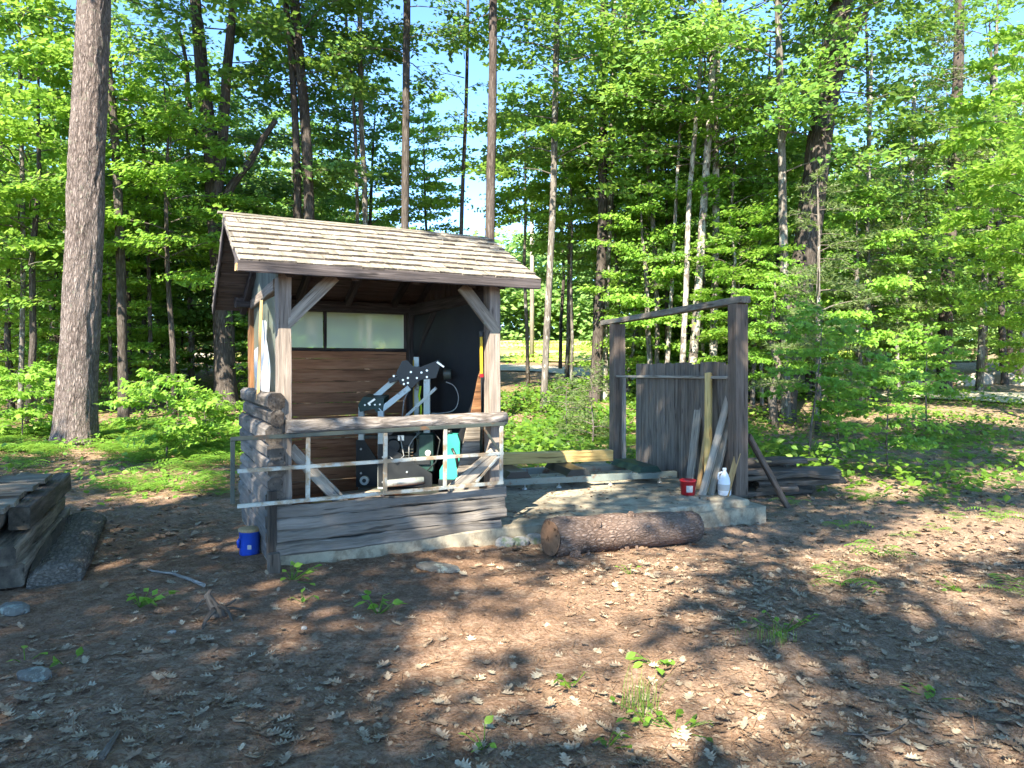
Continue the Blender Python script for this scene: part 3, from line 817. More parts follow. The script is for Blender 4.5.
MB().prism([Vector((jerry.x - .10, jerry.y, zz)), Vector((jerry.x + .09, jerry.y, zz)), Vector((jerry.x + .095, jerry.y, zz + .36)), Vector((jerry.x + .07, jerry.y, zz + .43)), Vector((jerry.x - .02, jerry.y, zz + .43)), Vector((jerry.x - .055, jerry.y, zz + .34)), Vector((jerry.x - .06, jerry.y, zz + .16)), Vector((jerry.x - .10, jerry.y, zz + .09))], (0, .16, 0)).build('can_body', M['teal'], tc)
MB().tube([Vector((jerry.x + .02, jerry.y - .012, zz + .30)), Vector((jerry.x + .06, jerry.y - .02, zz + .22)), Vector((jerry.x + .075, jerry.y - .012, zz + .12))], .014, 7).build('handle', M['black'], tc)
MB().tube([Vector((jerry.x - .01, jerry.y + .08, zz + .43)), Vector((jerry.x - .015, jerry.y + .08, zz + .465))], .026, 12).build('cap', M['black'], tc)
# base plates
for dd, x_ in ((0, 360), (-.18, 382)):
    MB().prism([S(x_ - 4, 444, dd - .03), S(x_ + 4, 444, dd - .03), S(x_ + 50, 474, dd - .03), S(x_ + 50, 487, dd - .03), S(x_ - 4, 487, dd - .03)] if x_ == 382 else [S(x_ - 4, 440, dd - .03), S(x_ + 4, 440, dd - .03), S(x_ + 24, 470, dd - .03), S(x_ + 24, 487, dd - .03), S(x_ - 4, 487, dd - .03)], (0, .012, 0)).build('side_plate', M['black'], saw)
for (x_, y_, dd) in ((361, 449, -.03), (383, 457, -.21), (383, 482, -.21), (361, 473, -.03), (407, 472, -.21), (404, 481, -.21), (428, 478, -.03)):
    p = S(x_, y_, dd - .002); MB().tube([p, p - Vector((0, .012, 0))], .011, 6).build('bolt', M['bolt'], saw)
p = S(365, 480, -.06)
wheel = MB().tube([p, p - Vector((0, .04, 0))], .045, 18, smooth=False).build('wheel', M['galv'], saw)
MB().tube([p - Vector((0, .041, 0)), p - Vector((0, .048, 0))], .02, 12, smooth=False).build('hub', M['black'], wheel)
MB().tube([S(384, 484, -.26), S(424, 480, -.2)], .035, 12).build('roller', M['galv'], saw)
MB().box(S(408, 489, -.05), .95, .30, .06, .12, cham=.006).build('base_frame', M['darksteel'], saw)
MB().tube([S(405, 428, -.2), S(418, 428, -.2)], .045, 14).build('muffler', M['darksteel'], saw)
p = S(394, 446, -.17); MB().tube([p, p - Vector((0, .03, 0))], [.075, .06], 18, smooth=False).build('recoil_starter', M['black'], eng)
bar('cross_bar', S(361, 437, .02), S(427, 437, .02), .035, .035, M['darksteel'])
bar('cross_bar', S(381, 462, -.14), S(430, 462, -.14), .05, .03, M['black'])
for pp, r in (([(388, 455, -.2), (396, 462, -.24), (404, 456, -.22), (400, 436, -.2)], .006), ([(410, 388, -.05), (404, 400, -.1), (402, 418, -.1)], .005), ([(432, 430, -.1), (440, 440, -.16), (436, 462, -.16), (424, 474, -.2)], .007)):
    MB().tube([S(*q) for q in pp], r, 6).build('cable', M['black'] if r > .006 else M['wire'], saw)
bar('height_scale', S(413.5, 360, .2), S(413.5, 430, .2), .012, .008, M['yellow'])
for k in range(4):
    p = S(365 + k * 5, 405 - .2 * k, -.215); MB().tube([p, p - Vector((0, .012, 0))], .009, 6).build('bolt', M['bolt'], hs)
# things on the shed floor and walls
p = S(350, 489, -.35)
o = MB().plank(Vector((p.x - .22, p.y - .1, FLR + .09)), Vector((p.x + .26, p.y + .1, FLR + .09)), .13, .10, (0, 0, 1)).build('short_timber', M['oldtimber'], None, (p.x, p.y, FLR))
tag(o, 'short weathered timber lying on the shed floor by the wheel', 'timber')
o = MB().plank(Vector((p.x - .30, p.y - .26, FLR + .06)), Vector((p.x + .05, p.y - .10, FLR + .06)), .09, .12, (0, 0, 1)).build('short_timber', M['newwood'], None, (p.x - .1, p.y - .2, FLR))
tag(o, 'short yellow timber offcut on the shed floor', 'timber')
lv = thing('spirit_level', 'yellow spirit level hanging beside the right front post', 'level', A, TH)
MB().plank((1.895, .10, 1.52), (1.89, .10, 1.86), .026, .02, (0, -1, 0), jit=0).build('level_body', M['yellow'], lv)
MB().plank((1.89, .10, 1.863), (1.889, .10, 1.91), .036, .021, (0, -1, 0), jit=0).build('end_cap', M['black'], lv)
MB().plank((1.895, .10, 1.487), (1.895, .10, 1.518), .036, .021, (0, -1, 0), jit=0).build('end_cap', M['red'], lv)

# ================================================================ LOG, BUCKET, TIMBER PILES
def ground_thing(o, label, cat, group=None): return tag(o, label, cat, group)
la = Vector((.33, 6.30, Hs(.33, 6.30) + .15)); lb_ = Vector((1.74, 7.10, Hs(1.74, 7.10) + .145))
log = thing('felled_log', 'thick bark covered log lying in front of the slab', 'log', (la.x, la.y, la.z - .16))
n = 18; pts = [la.lerp(lb_, i / n) + Vector((0, 0, rnd.uniform(-.004, .004))) for i in range(n + 1)]
MB().tube(pts, [(.170 - .022 * i / n) * (1 + .03 * math.sin(i * 1.1)) * rnd.uniform(.97, 1.03) for i in range(n + 1)], 30, .04, lobes=.03).build('log_bark', M['logbark'], log)
ax = (lb_ - la).normalized()
for s, (dx, dy, dz) in ((.28, (.02, -.12, .12)), (.55, (-.03, -.06, .16)), (.8, (.0, -.15, .06))):
    q = la.lerp(lb_, s); d = Vector((dx, dy, dz)); MB().tube([q + d * .6, q + d * 1.02, q + d * 1.16], [.05, .036, .022], 9, .12).build('knot', M['logbark'], log)
MB().tube([la - ax * .004, la - ax * .012], [.150, .146], 26, .02).build('cut_end', M['endgrain'], log)
MB().tube([lb_ + ax * .004, lb_ + ax * .01], [.128, .125], 26, .02).build('cut_end', M['endgrain'], log)
for k in range(9):
    s = rnd.uniform(.05, .5); q = la.lerp(lb_, s) + Vector((.07, -.14, -.10 + rnd.uniform(-.02, .03)))
    MB().plank(q, q + Vector((rnd.uniform(-.04, .06), -.03, rnd.uniform(-.07, -.03))), rnd.uniform(.02, .05), .008, (.3, -.9, .2), seg=3, jit=.006).build('bark_flake', M['logbark'], log)

bc = at(249.5, 6.18, 0); bc.z = Hs(bc.x, bc.y) - .005
bk = thing('blue_bucket', 'small blue plastic tub with wood chips by the shed corner', 'bucket', tuple(bc))
MB().lathe([(.072, 0), (.08, .01), (.083, .19), (.088, .192), (.088, .215), (.083, .216), (.08, .19)], bc, 22, cap=True).build('tub', M['blue'], bk)
MB().lathe([(.0885, .196), (.0895, .2), (.0895, .218), (.086, .221), (.02, .226)], bc, 22).build('lid', M['chips'], bk)
MB().tube([bc + Vector((-.062, -.055, .14)), bc + Vector((-.07, -.075, .12)), bc + Vector((-.066, -.06, .07))], .012, 7).build('handle', M['blue'], bk)
MB().sheet(lambda u, v: bc + Vector((.012 + .032 * u, -.0825 + .002 * u, .06 + .035 * v)), 1, 1).build('paper_label', M['labelpaper'], bk)
q = s2w(-.03, -.22); q.z = Hs(q.x, q.y)
o = MB().plank(q + Vector((0, 0, -.02)), q + Vector((0, .0, .145)), .085, .07, (.5, -.87, 0)).build('wood_block', M['slabwood'], None, q)
tag(o, 'dark stubby wood block standing at the shed corner by the blue tub', 'block')

# left stack of timbers
dL = Vector((-.405, .914, 0)); nL = Vector((-.914, -.405, 0))      # along, and to the left
o0 = Vector((-3.60, 5.25, 0))
def LP(s, t, z): 
    q = o0 + dL * s + nL * t; q.z = z; return q
gz = Hs(-3.7, 6)
stack = [
 ('stacked_timber', 'bottom right squared timber of the weathered stack', 0.02, 2.3, .0, .10, .22, .17, 'oldtimber'),
 ('stacked_timber', 'bottom inner squared timber of the weathered stack', 0.05, 2.3, .30, .10, .22, .17, 'oldtimber'),
 ('stacked_timber', 'second row squared timber with a pale chipped corner', -.04, 2.2, .05, .25, .24, .125, 'oldtimber'),
 ('stacked_timber', 'second row inner timber of the weathered stack', .0, 2.3, .34, .25, .26, .125, 'oldtimber'),
 ('stacked_timber', 'long dark squared beam along the top right of the stack', .42, 2.4, -.02, .43, .15, .17, 'slabwood'),
 ('stacked_timber', 'third row spacer timber half hidden in the stack', .9, 2.2, .46, .385, .16, .13, 'oldtimber'),
]
for nm, lab, s0, s1, t, z, w, h, m in stack:
    a = LP(s0, t, gz + z); b2 = LP(s1, t + rnd.uniform(-.03, .03), gz + z)
    mb = MB().plank(a, b2, w, h, (0, 0, 1), jit=.006, cham=.012, wane=.006); mb.m[-2] = 1
    tag(mb.build(nm, [M[m], M['stackend']], None, a), lab, 'timber', 'timbers in the stack at left')
a = LP(-.10, .20, gz + .44); b2 = LP(2.2, .24, gz + .44)
lg = thing('stacked_log', 'round dark ended log near the top of the timber stack', 'log', tuple(a), group='timbers in the stack at left')
MB().tube([a.lerp(b2, i / 10) for i in range(11)], [.125 * rnd.uniform(.95, 1.04) for _ in range(11)], 18, .04).build('log_bark', M['oldtimber'], lg)
MB().tube([a - dL * .004, a - dL * .01], [.108, .104], 18, .03).build('cut_end', M['slabwood'], lg)
for k, (lab, s, w) in enumerate([('nearest grey cross board on top of the timber stack', .12, .24), ('green dusted cross board on the timber stack', .40, .22), ('middle cross board on the timber stack with a gap behind', .74, .20),
                     ('pale cross board before the far end of the timber stack', 1.2, .28), ('farthest cross board on the timber stack', 1.7, .42)]):
    a = LP(s, .0 + rnd.uniform(-.03, .03), gz + .56); b2 = LP(s + rnd.uniform(-.02, .05), 1.0, gz + .56)
    tag(MB().plank(a, b2, w, .04, (0, 0, 1), jit=.006, wane=.01).build('cross_board', M['oldtimber'], None, a), lab, 'board', 'boards on the timber stack')
a = LP(.25, .62, gz + .62); b2 = LP(2.0, .50, gz + .62)
tag(MB().plank(a, b2, .13, .07, (0, 0, 1), jit=.006, wane=.012).build('long_plank', M['oldtimber'], None, a), 'long grey plank lying lengthwise on top of the timber stack', 'plank')
# bark slab log beside the stack
a = Vector((-3.33, 5.38, Hs(-3.33, 5.38) + .03)); b2 = Vector((-4.22, 7.3, Hs(-4.22, 7.3) + .05))
n = 16
tag(MB().tube([a.lerp(b2, i / n) for i in range(n + 1)], [rnd.uniform(.17, .20) for i in range(n + 1)], 22, .05, flat=.55).build('slab_log', M['slabbark'], None, a), 'flat grey bark slab lying on the ground beside the timber stack', 'log')
a = Vector((-3.48, 5.45, Hs(-3.48, 5.45) + .06)); b2 = Vector((-4.22, 6.9, Hs(-4.22, 6.9) + .16))
tag(MB().plank(a, b2, .13, .05, (.4, 0, .9), jit=.008, wane=.015).build('edge_slab', M['slabwood'], None, a), 'thin bark strip between the timber stack and the bark slab', 'board')

# right pile of slab wood
for k in range(17):
    row = k // 3
    z = .03 + row * .075 + rnd.uniform(0, .02)
    x0_ = rnd.uniform(2.65, 3.25); x1_ = rnd.uniform(3.7, 4.4) - row * .01
    y = 9.75 + (k % 3) * .22 + rnd.uniform(-.04, .04)
    a = Vector((x0_, y, Hs(x0_, y) + z)); b2 = Vector((x1_, y + rnd.uniform(-.15, .45), Hs(x1_, y) + z + rnd.uniform(-.05, .05)))
    o = MB().plank(a, b2, rnd.uniform(.16, .24), rnd.uniform(.04, .07), (rnd.uniform(-.1, .1), rnd.uniform(-.35, .1), 1), jit=.012, wane=.025, cham=.012, bow=rnd.uniform(-.02, .03)).build('slab_board', M['slabwood'], None, a)
    tag(o, 'rotting bark edged slab in the heap behind the timber frame', 'slab board', 'slab wood heap behind the timber frame')
a = Vector((3.2, 9.72, Hs(3.2, 9.7) + .47)); b2 = Vector((4.1, 9.95, Hs(4.1, 9.9) + .46))
tag(MB().plank(a, b2, .07, .02, (0, -.2, 1)).build('slab_board', M['orangewood'], None, a), 'thin orange board lying on top of the slab wood heap', 'slab board', 'slab wood heap behind the timber frame')

# ground bits
def rock_at(px, py, sx, sy, sz, mat, label, name='rock', cat='rock', z=None, D=None, group=None, sink=.3):
    if D is None:
        D = CAM_H * F_PX / (py - HOR)
        for _ in range(6):
            x = (px - 512) / F_PX * D; D = (CAM_H - Hs(x, D)) * F_PX / (py - HOR)
    x = (px - 512) / F_PX * D
    o = MB().rock((0, 0, 0), sx, sy, sz).build(name, mat)
    o.location = (x, D, Hs(x, D) + sz * (1 - 2 * sink) if z is None else z); o.rotation_euler = (0, 0, rnd.uniform(-.6, .6))
    return tag(o, label, cat, group)
rock_at(34, 678, .085, .06, .035, M['lichenstone'], 'pale lichen covered rock half buried in needles')
rock_at(14, 611, .12, .08, .035, M['lichenstone'], 'dark flat rock in front of the timber stack')
rock_at(437, 569, .21, .09, .03, M['lichenstone'], 'flat grey stepping stone in front of the shed siding', 'stepping_stone', 'stone')
rock_at(304, 629, .018, .02, .012, M['stone'], 'small pale pebble on the needles', 'pebble', 'stone')
rock_at(172, 633, .025, .02, .012, M['stone'], 'small grey pebble near the root stub', 'pebble', 'stone')

def gp(px, py):
    D = 5.0
    for _ in range(12):
        x = (px - 512) / F_PX * D; D = (CAM_H - Hs(x, D)) * F_PX / (py - HOR)
    return Vector(((px - 512) / F_PX * D, D, Hs((px - 512) / F_PX * D, D)))
def stick(name, label, pxs, r, mat, lift=.012, cat='stick'):
    pts = [gp(*p) + Vector((0, 0, lift)) for p in pxs]
    return tag(MB().tube(pts, [r * (1 - .5 * i / (len(pts) - 1)) for i in range(len(pts))], 7, .1).build(name, mat, None, pts[0]), label, cat)
stick('fallen_stick', 'bare grey stick on the ground left of the blue tub', [(204, 587), (190, 581), (172, 575), (155, 573), (148, 571)], .014, M['deadwood'])
stick('fallen_stick', 'thin brown twig curving across the bottom right leaves', [(844, 736), (870, 738), (890, 735), (905, 727)], .006, M['twig'])
stick('fallen_stick', 'dark twig at the bottom left among oak leaves', [(100, 762), (110, 748), (118, 735)], .016, M['twig'])
rt = gp(214, 618)
rs = thing('root_stub', 'splayed grey root stub poking out of the needles', 'root', tuple(rt))
mb = MB()
mb.tube([rt + Vector((.02, .03, -.03)), rt + Vector((.01, .02, .04)), rt + Vector((-.02, .03, .075)), rt + Vector((-.05, .02, .14)), rt + Vector((-.03, .03, .17))], [.05, .042, .03, .018, .008], 9, .22)
mb.build('stub', M['slabwood'], rs)
for pth, r in (([(.0, .02, .05), (.05, .0, .075), (.10, -.02, .05), (.15, -.09, .008)], .016), ([(.0, .0, .05), (.015, -.07, .06), (.0, -.13, .03), (.01, -.2, .006)], .019), ([(-.02, .03, .06), (-.06, .02, .09), (-.10, .03, .07)], .014),
               ([(.02, .04, .05), (.07, .06, .07), (.12, .05, .10)], .012), ([(-.04, .02, .12), (-.08, .0, .11), (-.11, -.03, .06)], .009), ([(.03, .03, .05), (.09, .1, .03), (.16, .12, .01)], .012)):
    MB().tube([rt + Vector(q) for q in pth], [r * (1 - .6 * i / (len(pth) - 1)) for i in range(len(pth))], 8, .2).build('root', M['slabwood'], rs)
# boulders along the road at the right
for k, (px, py, D, s, lab) in enumerate([(823, 374, 25, .38, 'grey boulder pair at the wood edge, left one'), (846, 376, 25.2, .5, 'grey boulder pair at the wood edge, rounder right one'),
        (918, 376, 26, .55, 'pale low boulder behind the right sapling'), (966, 385, 26, .75, 'tan pointed boulder left of the white flat one'), (980, 380, 26.4, .62, 'tan round boulder in the middle of the boulder row'),
        (1000, 380, 26.5, .68, 'whitish flat topped boulder in the boulder row'), (1020, 384, 26, .6, 'pinkish boulder at the right edge of the photo'), (945, 383, 26.5, .42, 'small white boulder beside the tan pointed one'), (860, 398, 22, .3, 'small tan rock by the pale road verge')]):
    x = (px - 512) / F_PX * D
    o = MB().rock((0, 0, 0), s * .8, s * .5, s * .5, rough=.32).build('boulder', M['palestone'] if k > 1 else M['stone'])
    o.location = (x, D, CAM_H + (HOR - py) / F_PX * D - s * .05); o.rotation_euler = (0, 0, rnd.uniform(-1, 1))
    o.location.z = min(o.location.z, Hs(x, D) + s * .4); tag(o, lab, 'boulder', 'boulders beside the road')
# ================================================================ FOLIAGE
EL, AZ = math.radians(44), (-.30, -.954)
SUN = Vector((AZ[0] * math.cos(EL), AZ[1] * math.cos(EL), math.sin(EL)))
def norm(a): return a / (np.linalg.norm(a, axis=-1, keepdims=True) + 1e-9)
KITE = np.array([(0, 0, 0), (.36, .42, .05), (0, 1, -.08), (-.36, .42, .05)])
OVAL = np.array([(0, 0, 0), (.26, .22, .03), (.33, .52, .04), (0, 1, -.1), (-.33, .52, .04), (-.26, .22, .03)])
MAPLE = np.array([(0, 0, 0), (.30, .10, 0), (.26, .30, .02), (.58, .50, -.03), (.24, .60, .02), (0, 1.0, -.08), (-.24, .60, .02), (-.58, .50, -.03), (-.26, .30, .02), (-.30, .10, 0)])
OAK = np.array([(0, 0, 0), (.10, .16, 0), (.30, .22, .05), (.14, .34, 0), (.40, .46, .08), (.17, .54, 0), (.36, .72, .06), (.13, .74, 0), (.16, .92, .03), (0, 1, .06),
                (-.16, .92, .03), (-.13, .74, 0), (-.36, .72, .06), (-.17, .54, 0), (-.40, .46, .08), (-.14, .34, 0), (-.30, .22, .05), (-.10, .16, 0)])

def leaves(P, size, shape=KITE, up=1.0, jit=.45, az=None, droop=.0, curl=1.0, face=0.0):
    """one leaf polygon at every point"""
    n = len(P); k = len(shape)
    N = norm(np.array([0, 0, up]) + face * np.array(SUN) + R.normal(0, jit, (n, 3)))
    a = R.uniform(0, 2 * np.pi, n) if az is None else az + R.normal(0, .5, n)
    T = np.stack([np.cos(a), np.sin(a), np.full(n, -droop)], 1)
    T = norm(T - N * (T * N).sum(1)[:, None]); B = np.cross(N, T)
    s = np.broadcast_to(np.asarray(size, float), (n,))[:, None, None]
    c = shape[None, :, :]
    cz = c[..., 2:3] * curl * (R.uniform(.3, 2.2, (n, 1, 1)) if curl > 1 else 1)
    V = P[:, None, :] + s * (c[..., 0:1] * B[:, None, :] + c[..., 1:2] * T[:, None, :] + cz * N[:, None, :])
    return V.reshape(-1, 3), np.arange(n * k).reshape(n, k)

def tuft(P, Dv, ln, nb=7, wd=.012):
    """needle sprays: nb thin blades from each point fanning round direction Dv"""
    n = len(P)
    d = norm(np.repeat(Dv, nb, 0) + R.normal(0, .55, (n * nb, 3)))
    p = np.repeat(P, nb, 0)
    sdv = norm(np.cross(d, R.normal(0, 1, (n * nb, 3)))) * wd
    L = ln * R.uniform(.6, 1.1, (n * nb, 1))
    V = np.stack([p - sdv, p + sdv, p + d * L], 1)
    return V.reshape(-1, 3), np.arange(n * nb * 3).reshape(-1, 3)

class Wood:
    """collects many tapered tubes quickly"""
    def __init__(s): s.mb = MB()
    def tube(s, p, r, sides=6, jit=.06): s.mb.tube(p, r, sides, jit)
    def arrays(s):
        return np.array([tuple(v) for v in s.mb.v], float), s.mb.f, np.array([tuple(g) for g in s.mb.g], float)

def crown_mesh(name, z0, z1, rad, nb, per, lsize, shape, leafm, woodm, flat=.16, trunk_r=None, lean=(0, 0), prof=None, holes=.0, bw=.02):
    """crown round the z axis: limbs, twigs and leaves in layered sprays; trunk mesh is separate"""
    W = Wood(); LP_ = []; LA = []
    for i in range(nb):
        f = (i + rnd.uniform(.1, .9)) / nb
        z = z0 + (z1 - z0) * f
        pr = prof(f) if prof else (math.sin(math.pi * min(1, .12 + .88 * f) ** .8) * .8 + .25)
        L = rad * pr * rnd.uniform(.65, 1.15)
        a = i * 2.4 + rnd.uniform(-.5, .5)
        el = rnd.uniform(.05, .5) + .5 * f
        d = Vector((math.cos(a), math.sin(a), 0))
        pts = []
        for k in range(6):
            s = k / 5
            pts.append(Vector((lean[0] * f, lean[1] * f, z)) + d * (L * s) + Vector((0, 0, L * (math.sin(el) * s - .35 * s * s))) + Vector((rnd.uniform(-1, 1), rnd.uniform(-1, 1), rnd.uniform(-1, 1))) * .05 * L * s)
        r0 = bw * (.4 + .25 * L)
        W.tube(pts, [max(.004, r0 * (1 - .9 * k / 5)) for k in range(6)], 5)
        ntw = max(3, int(4 + L * 2.2))
        for j in range(ntw):
            s = rnd.uniform(.22, 1.0); k = min(4, int(s * 5)); q = pts[k].lerp(pts[k + 1], s * 5 - k)
            da = a + rnd.choice((-1, 1)) * rnd.uniform(.3, 1.2)
            tl = L * rnd.uniform(.2, .42) * (1.15 - .5 * s) + .15
            e = q + Vector((math.cos(da) * tl, math.sin(da) * tl, rnd.uniform(-.12, .14) * tl))
            W.tube([q, q.lerp(e, .5) + Vector((0, 0, .03 * tl)), e], [.007, .005, .003], 3, 0)
            m = max(3, int(per * tl))
            u = R.uniform(.1, 1.08, m)[:, None]
            base = np.array(q)[None] * (1 - u) + np.array(e)[None] * u
            sp = tl * .30
            base = base + np.stack([R.normal(0, sp, m), R.normal(0, sp, m), R.normal(-.02, flat * sp + .03, m)], 1)
            LP_.append(base); LA.append(np.full(m, da))
    P = np.concatenate(LP_); Az = np.concatenate(LA)
    if holes > 0:
        kx = np.sin(P[:, 0] * 2.1 + 1) + np.sin(P[:, 1] * 2.3) + np.sin(P[:, 2] * 2.6 + 2)
        keep = R.uniform(0, 1, len(P)) > holes * sstep(-.3, -1.4, kx) * 1.0
        P = P[keep]; Az = Az[keep]
    LV, LF = leaves(P, lsize * R.uniform(.45, 1.4, len(P)), shape, .7, .55, Az, .35, face=.75)
    WV, WF, WG = W.arrays()
    tris = [np.array([f for f in WF if len(f) == 4]), *([np.array([f])] if False else [])]
    quads = np.array([f for f in WF if len(f) == 4])
    V = np.concatenate([WV, LV]); G = np.concatenate([WG, np.zeros((len(LV), 3))])
    me = np_mesh(name, V, [quads, LF + len(WV)], [woodm, leafm], np.concatenate([np.zeros(len(quads)), np.ones(len(LF))]), grain=G)
    return me

def conifer_mesh(name, h, rad, nb, leafm, woodm, ln, nbl, step, zlo=.12, droop=.25, wd=.010):
    W = Wood(); PP = []; DD = []
    for i in range(nb):
        f = (i + rnd.random()) / nb
        z = h * (zlo + (1 - zlo) * f); L = rad * (1 - f) ** .75 * rnd.uniform(.65, 1.1) + .12
        a = rnd.uniform(0, 6.28); d = Vector((math.cos(a), math.sin(a), 0)); L *= rnd.uniform(.55, 1.2); up_ = rnd.uniform(.05, .5)
        pts = [Vector((0, 0, z)) + d * L * s + Vector((0, 0, L * (up_ * s - droop * rnd.uniform(.7, 1.3) * s * s))) for s in (0, .25, .5, .75, 1)]
        W.tube(pts, [.006 + .008 * L * (1 - s) for s in (0, .25, .5, .75, 1)], 4)
        for s in np.arange(.2, 1.01, step / max(L, .2)):
            k = min(3, int(s * 4)); q = pts[k].lerp(pts[k + 1], s * 4 - k)
            for sgn in (-1, 1):
                tl = L * .34 * (1.1 - .6 * s)
                da = a + sgn * rnd.uniform(.6, 1.1)
                e = q + Vector((math.cos(da) * tl, math.sin(da) * tl, -.06 * tl))
                m = max(1, int(tl / step))
                for t_ in range(m + 1):
                    PP.append(q.lerp(e, (t_ + .5) / (m + 1)) + Vector((0, 0, rnd.uniform(-.05, .09)))); DD.append((math.cos(da), math.sin(da), .1))
    LV, LF = tuft(np.array([tuple(p) for p in PP]), np.array(DD), ln, nbl, wd)
    WV, WF, WG = W.arrays(); quads = np.array([f for f in WF if len(f) == 4])
    return np_mesh(name, np.concatenate([WV, LV]), [quads, LF + len(WV)], [woodm, leafm], np.concatenate([np.zeros(len(quads)), np.ones(len(LF))]), grain=np.concatenate([WG, np.zeros((len(LV), 3))]))

# shared crown meshes ---------------------------------------------------------
CR = {}
CR['tallA'] = crown_mesh('crown', 0, 9, 3.0, 30, 52, .15, KITE, M['leafdark'], M['twig'], holes=.5)
CR['tallB'] = crown_mesh('crown', 0, 8, 2.5, 26, 52, .14, KITE, M['leaf'], M['twig'], holes=.5)
CR['tallC'] = crown_mesh('crown', 0, 7, 2.0, 22, 52, .15, KITE, M['leafdark'], M['twig'], holes=.5)
CR['thin'] = crown_mesh('crown', 0, 6, 1.3, 16, 34, .12, KITE, M['leaf'], M['twig'], holes=.6)
CR['undA'] = crown_mesh('crown', 0, 7.5, 2.5, 34, 72, .14, KITE, M['leaf'], M['twig'], flat=.10, holes=.72)
CR['undB'] = crown_mesh('crown', 0, 9.0, 2.3, 36, 72, .14, KITE, M['leaf'], M['twig'], flat=.12, holes=.72)
CR['undC'] = crown_mesh('crown', 0, 6.0, 2.2, 30, 72, .155, KITE, M['leafbright'], M['twig'], flat=.08, holes=.4)
CR['undD'] = crown_mesh('crown', 0, 10, 2.7, 38, 72, .15, KITE, M['leafdark'], M['twig'], flat=.14, holes=.72)
CR['saplA'] = crown_mesh('crown', 0, 1.6, 1.15, 16, 60, .13, MAPLE, M['leafbright'], M['twig'], flat=.08, bw=.012)
CR['saplB'] = crown_mesh('crown', 0, 2.4, 1.2, 18, 52, .13, MAPLE, M['leafbright'], M['twig'], flat=.08, bw=.012)
CR['saplC'] = crown_mesh('crown', 0, .9, .75, 12, 70, .11, MAPLE, M['leafbright'], M['twig'], flat=.1, bw=.01)
CR['bare'] = crown_mesh('crown', 0, 5, 1.6, 22, 3, .10, KITE, M['leaf'], M['deadwood'], bw=.018)
CR['pineA'] = conifer_mesh('crown', 5.6, 1.7, 46, M['needle'], M['twig'], .13, 9, .13)
CR['pineB'] = conifer_mesh('crown', 7.5, 1.9, 54, M['needle'], M['twig'], .14, 8, .15)
CR['hemA'] = conifer_mesh('crown', 9.5, 2.2, 64, M['hemlock'], M['deadwood'], .12, 7, .16, zlo=.2, droop=.4, wd=.014)
CR['pineS'] = conifer_mesh('crown', 1.35, .5, 22, M['needle'], M['twig'], .08, 9, .07, zlo=.1, wd=.006)

def trunk_obj(name, root, pts, radii, mat, sides=10, jit=.05, flare=0.0, ridge=0.0):
    """smooth tube through pts (world)"""
    P = []; Rr = []
    n = len(pts)
    for i in range(n - 1):
        p0, p1, p2, p3 = pts[max(i - 1, 0)], pts[i], pts[i + 1], pts[min(i + 2, n - 1)]
        m = max(2, int((p2 - p1).length / (.35 if not ridge else .07)))
        for k in range(m):
            t = k / m
            P.append(.5 * ((2 * p1) + (p2 - p0) * t + (2 * p0 - 5 * p1 + 4 * p2 - p3) * t * t + (3 * p1 - p0 - 3 * p2 + p3) * t ** 3))
            Rr.append(radii[i] + (radii[i + 1] - radii[i]) * t)
    P.append(pts[-1]); Rr.append(radii[-1])
    z0 = P[0].z
    Rr = [r * (1 + flare * math.exp(-max(0, p.z - z0 - .1) / .28)) * (rnd.uniform(.97, 1.03) if not ridge else 1) for p, r in zip(P, Rr)]
    mb = MB().tube(P, Rr, sides, jit, lobes=.03 + flare * .05)
    if ridge:
        off = rnd.uniform(0, 50)
        for i in range(len(mb.v)):
            g = mb.g[i]; c = P[i // sides]; d = (mb.v[i] - c)
            a = noise.noise(Vector((g.y * 13 + off, g.z * 13, g.x * 2.2))); b = noise.noise(Vector((g.y * 30, g.z * 30 + off, g.x * 6)))
            big = noise.noise(Vector((g.y * 2.5, g.z * 2.5, g.x * .8 + off)))
            mb.v[i] = c + d * (1 + (ridge * (1.2 - 3.2 * abs(a)) + .35 * ridge * b + ridge * 1.6 * big) / max(.05, d.length))
    return mb

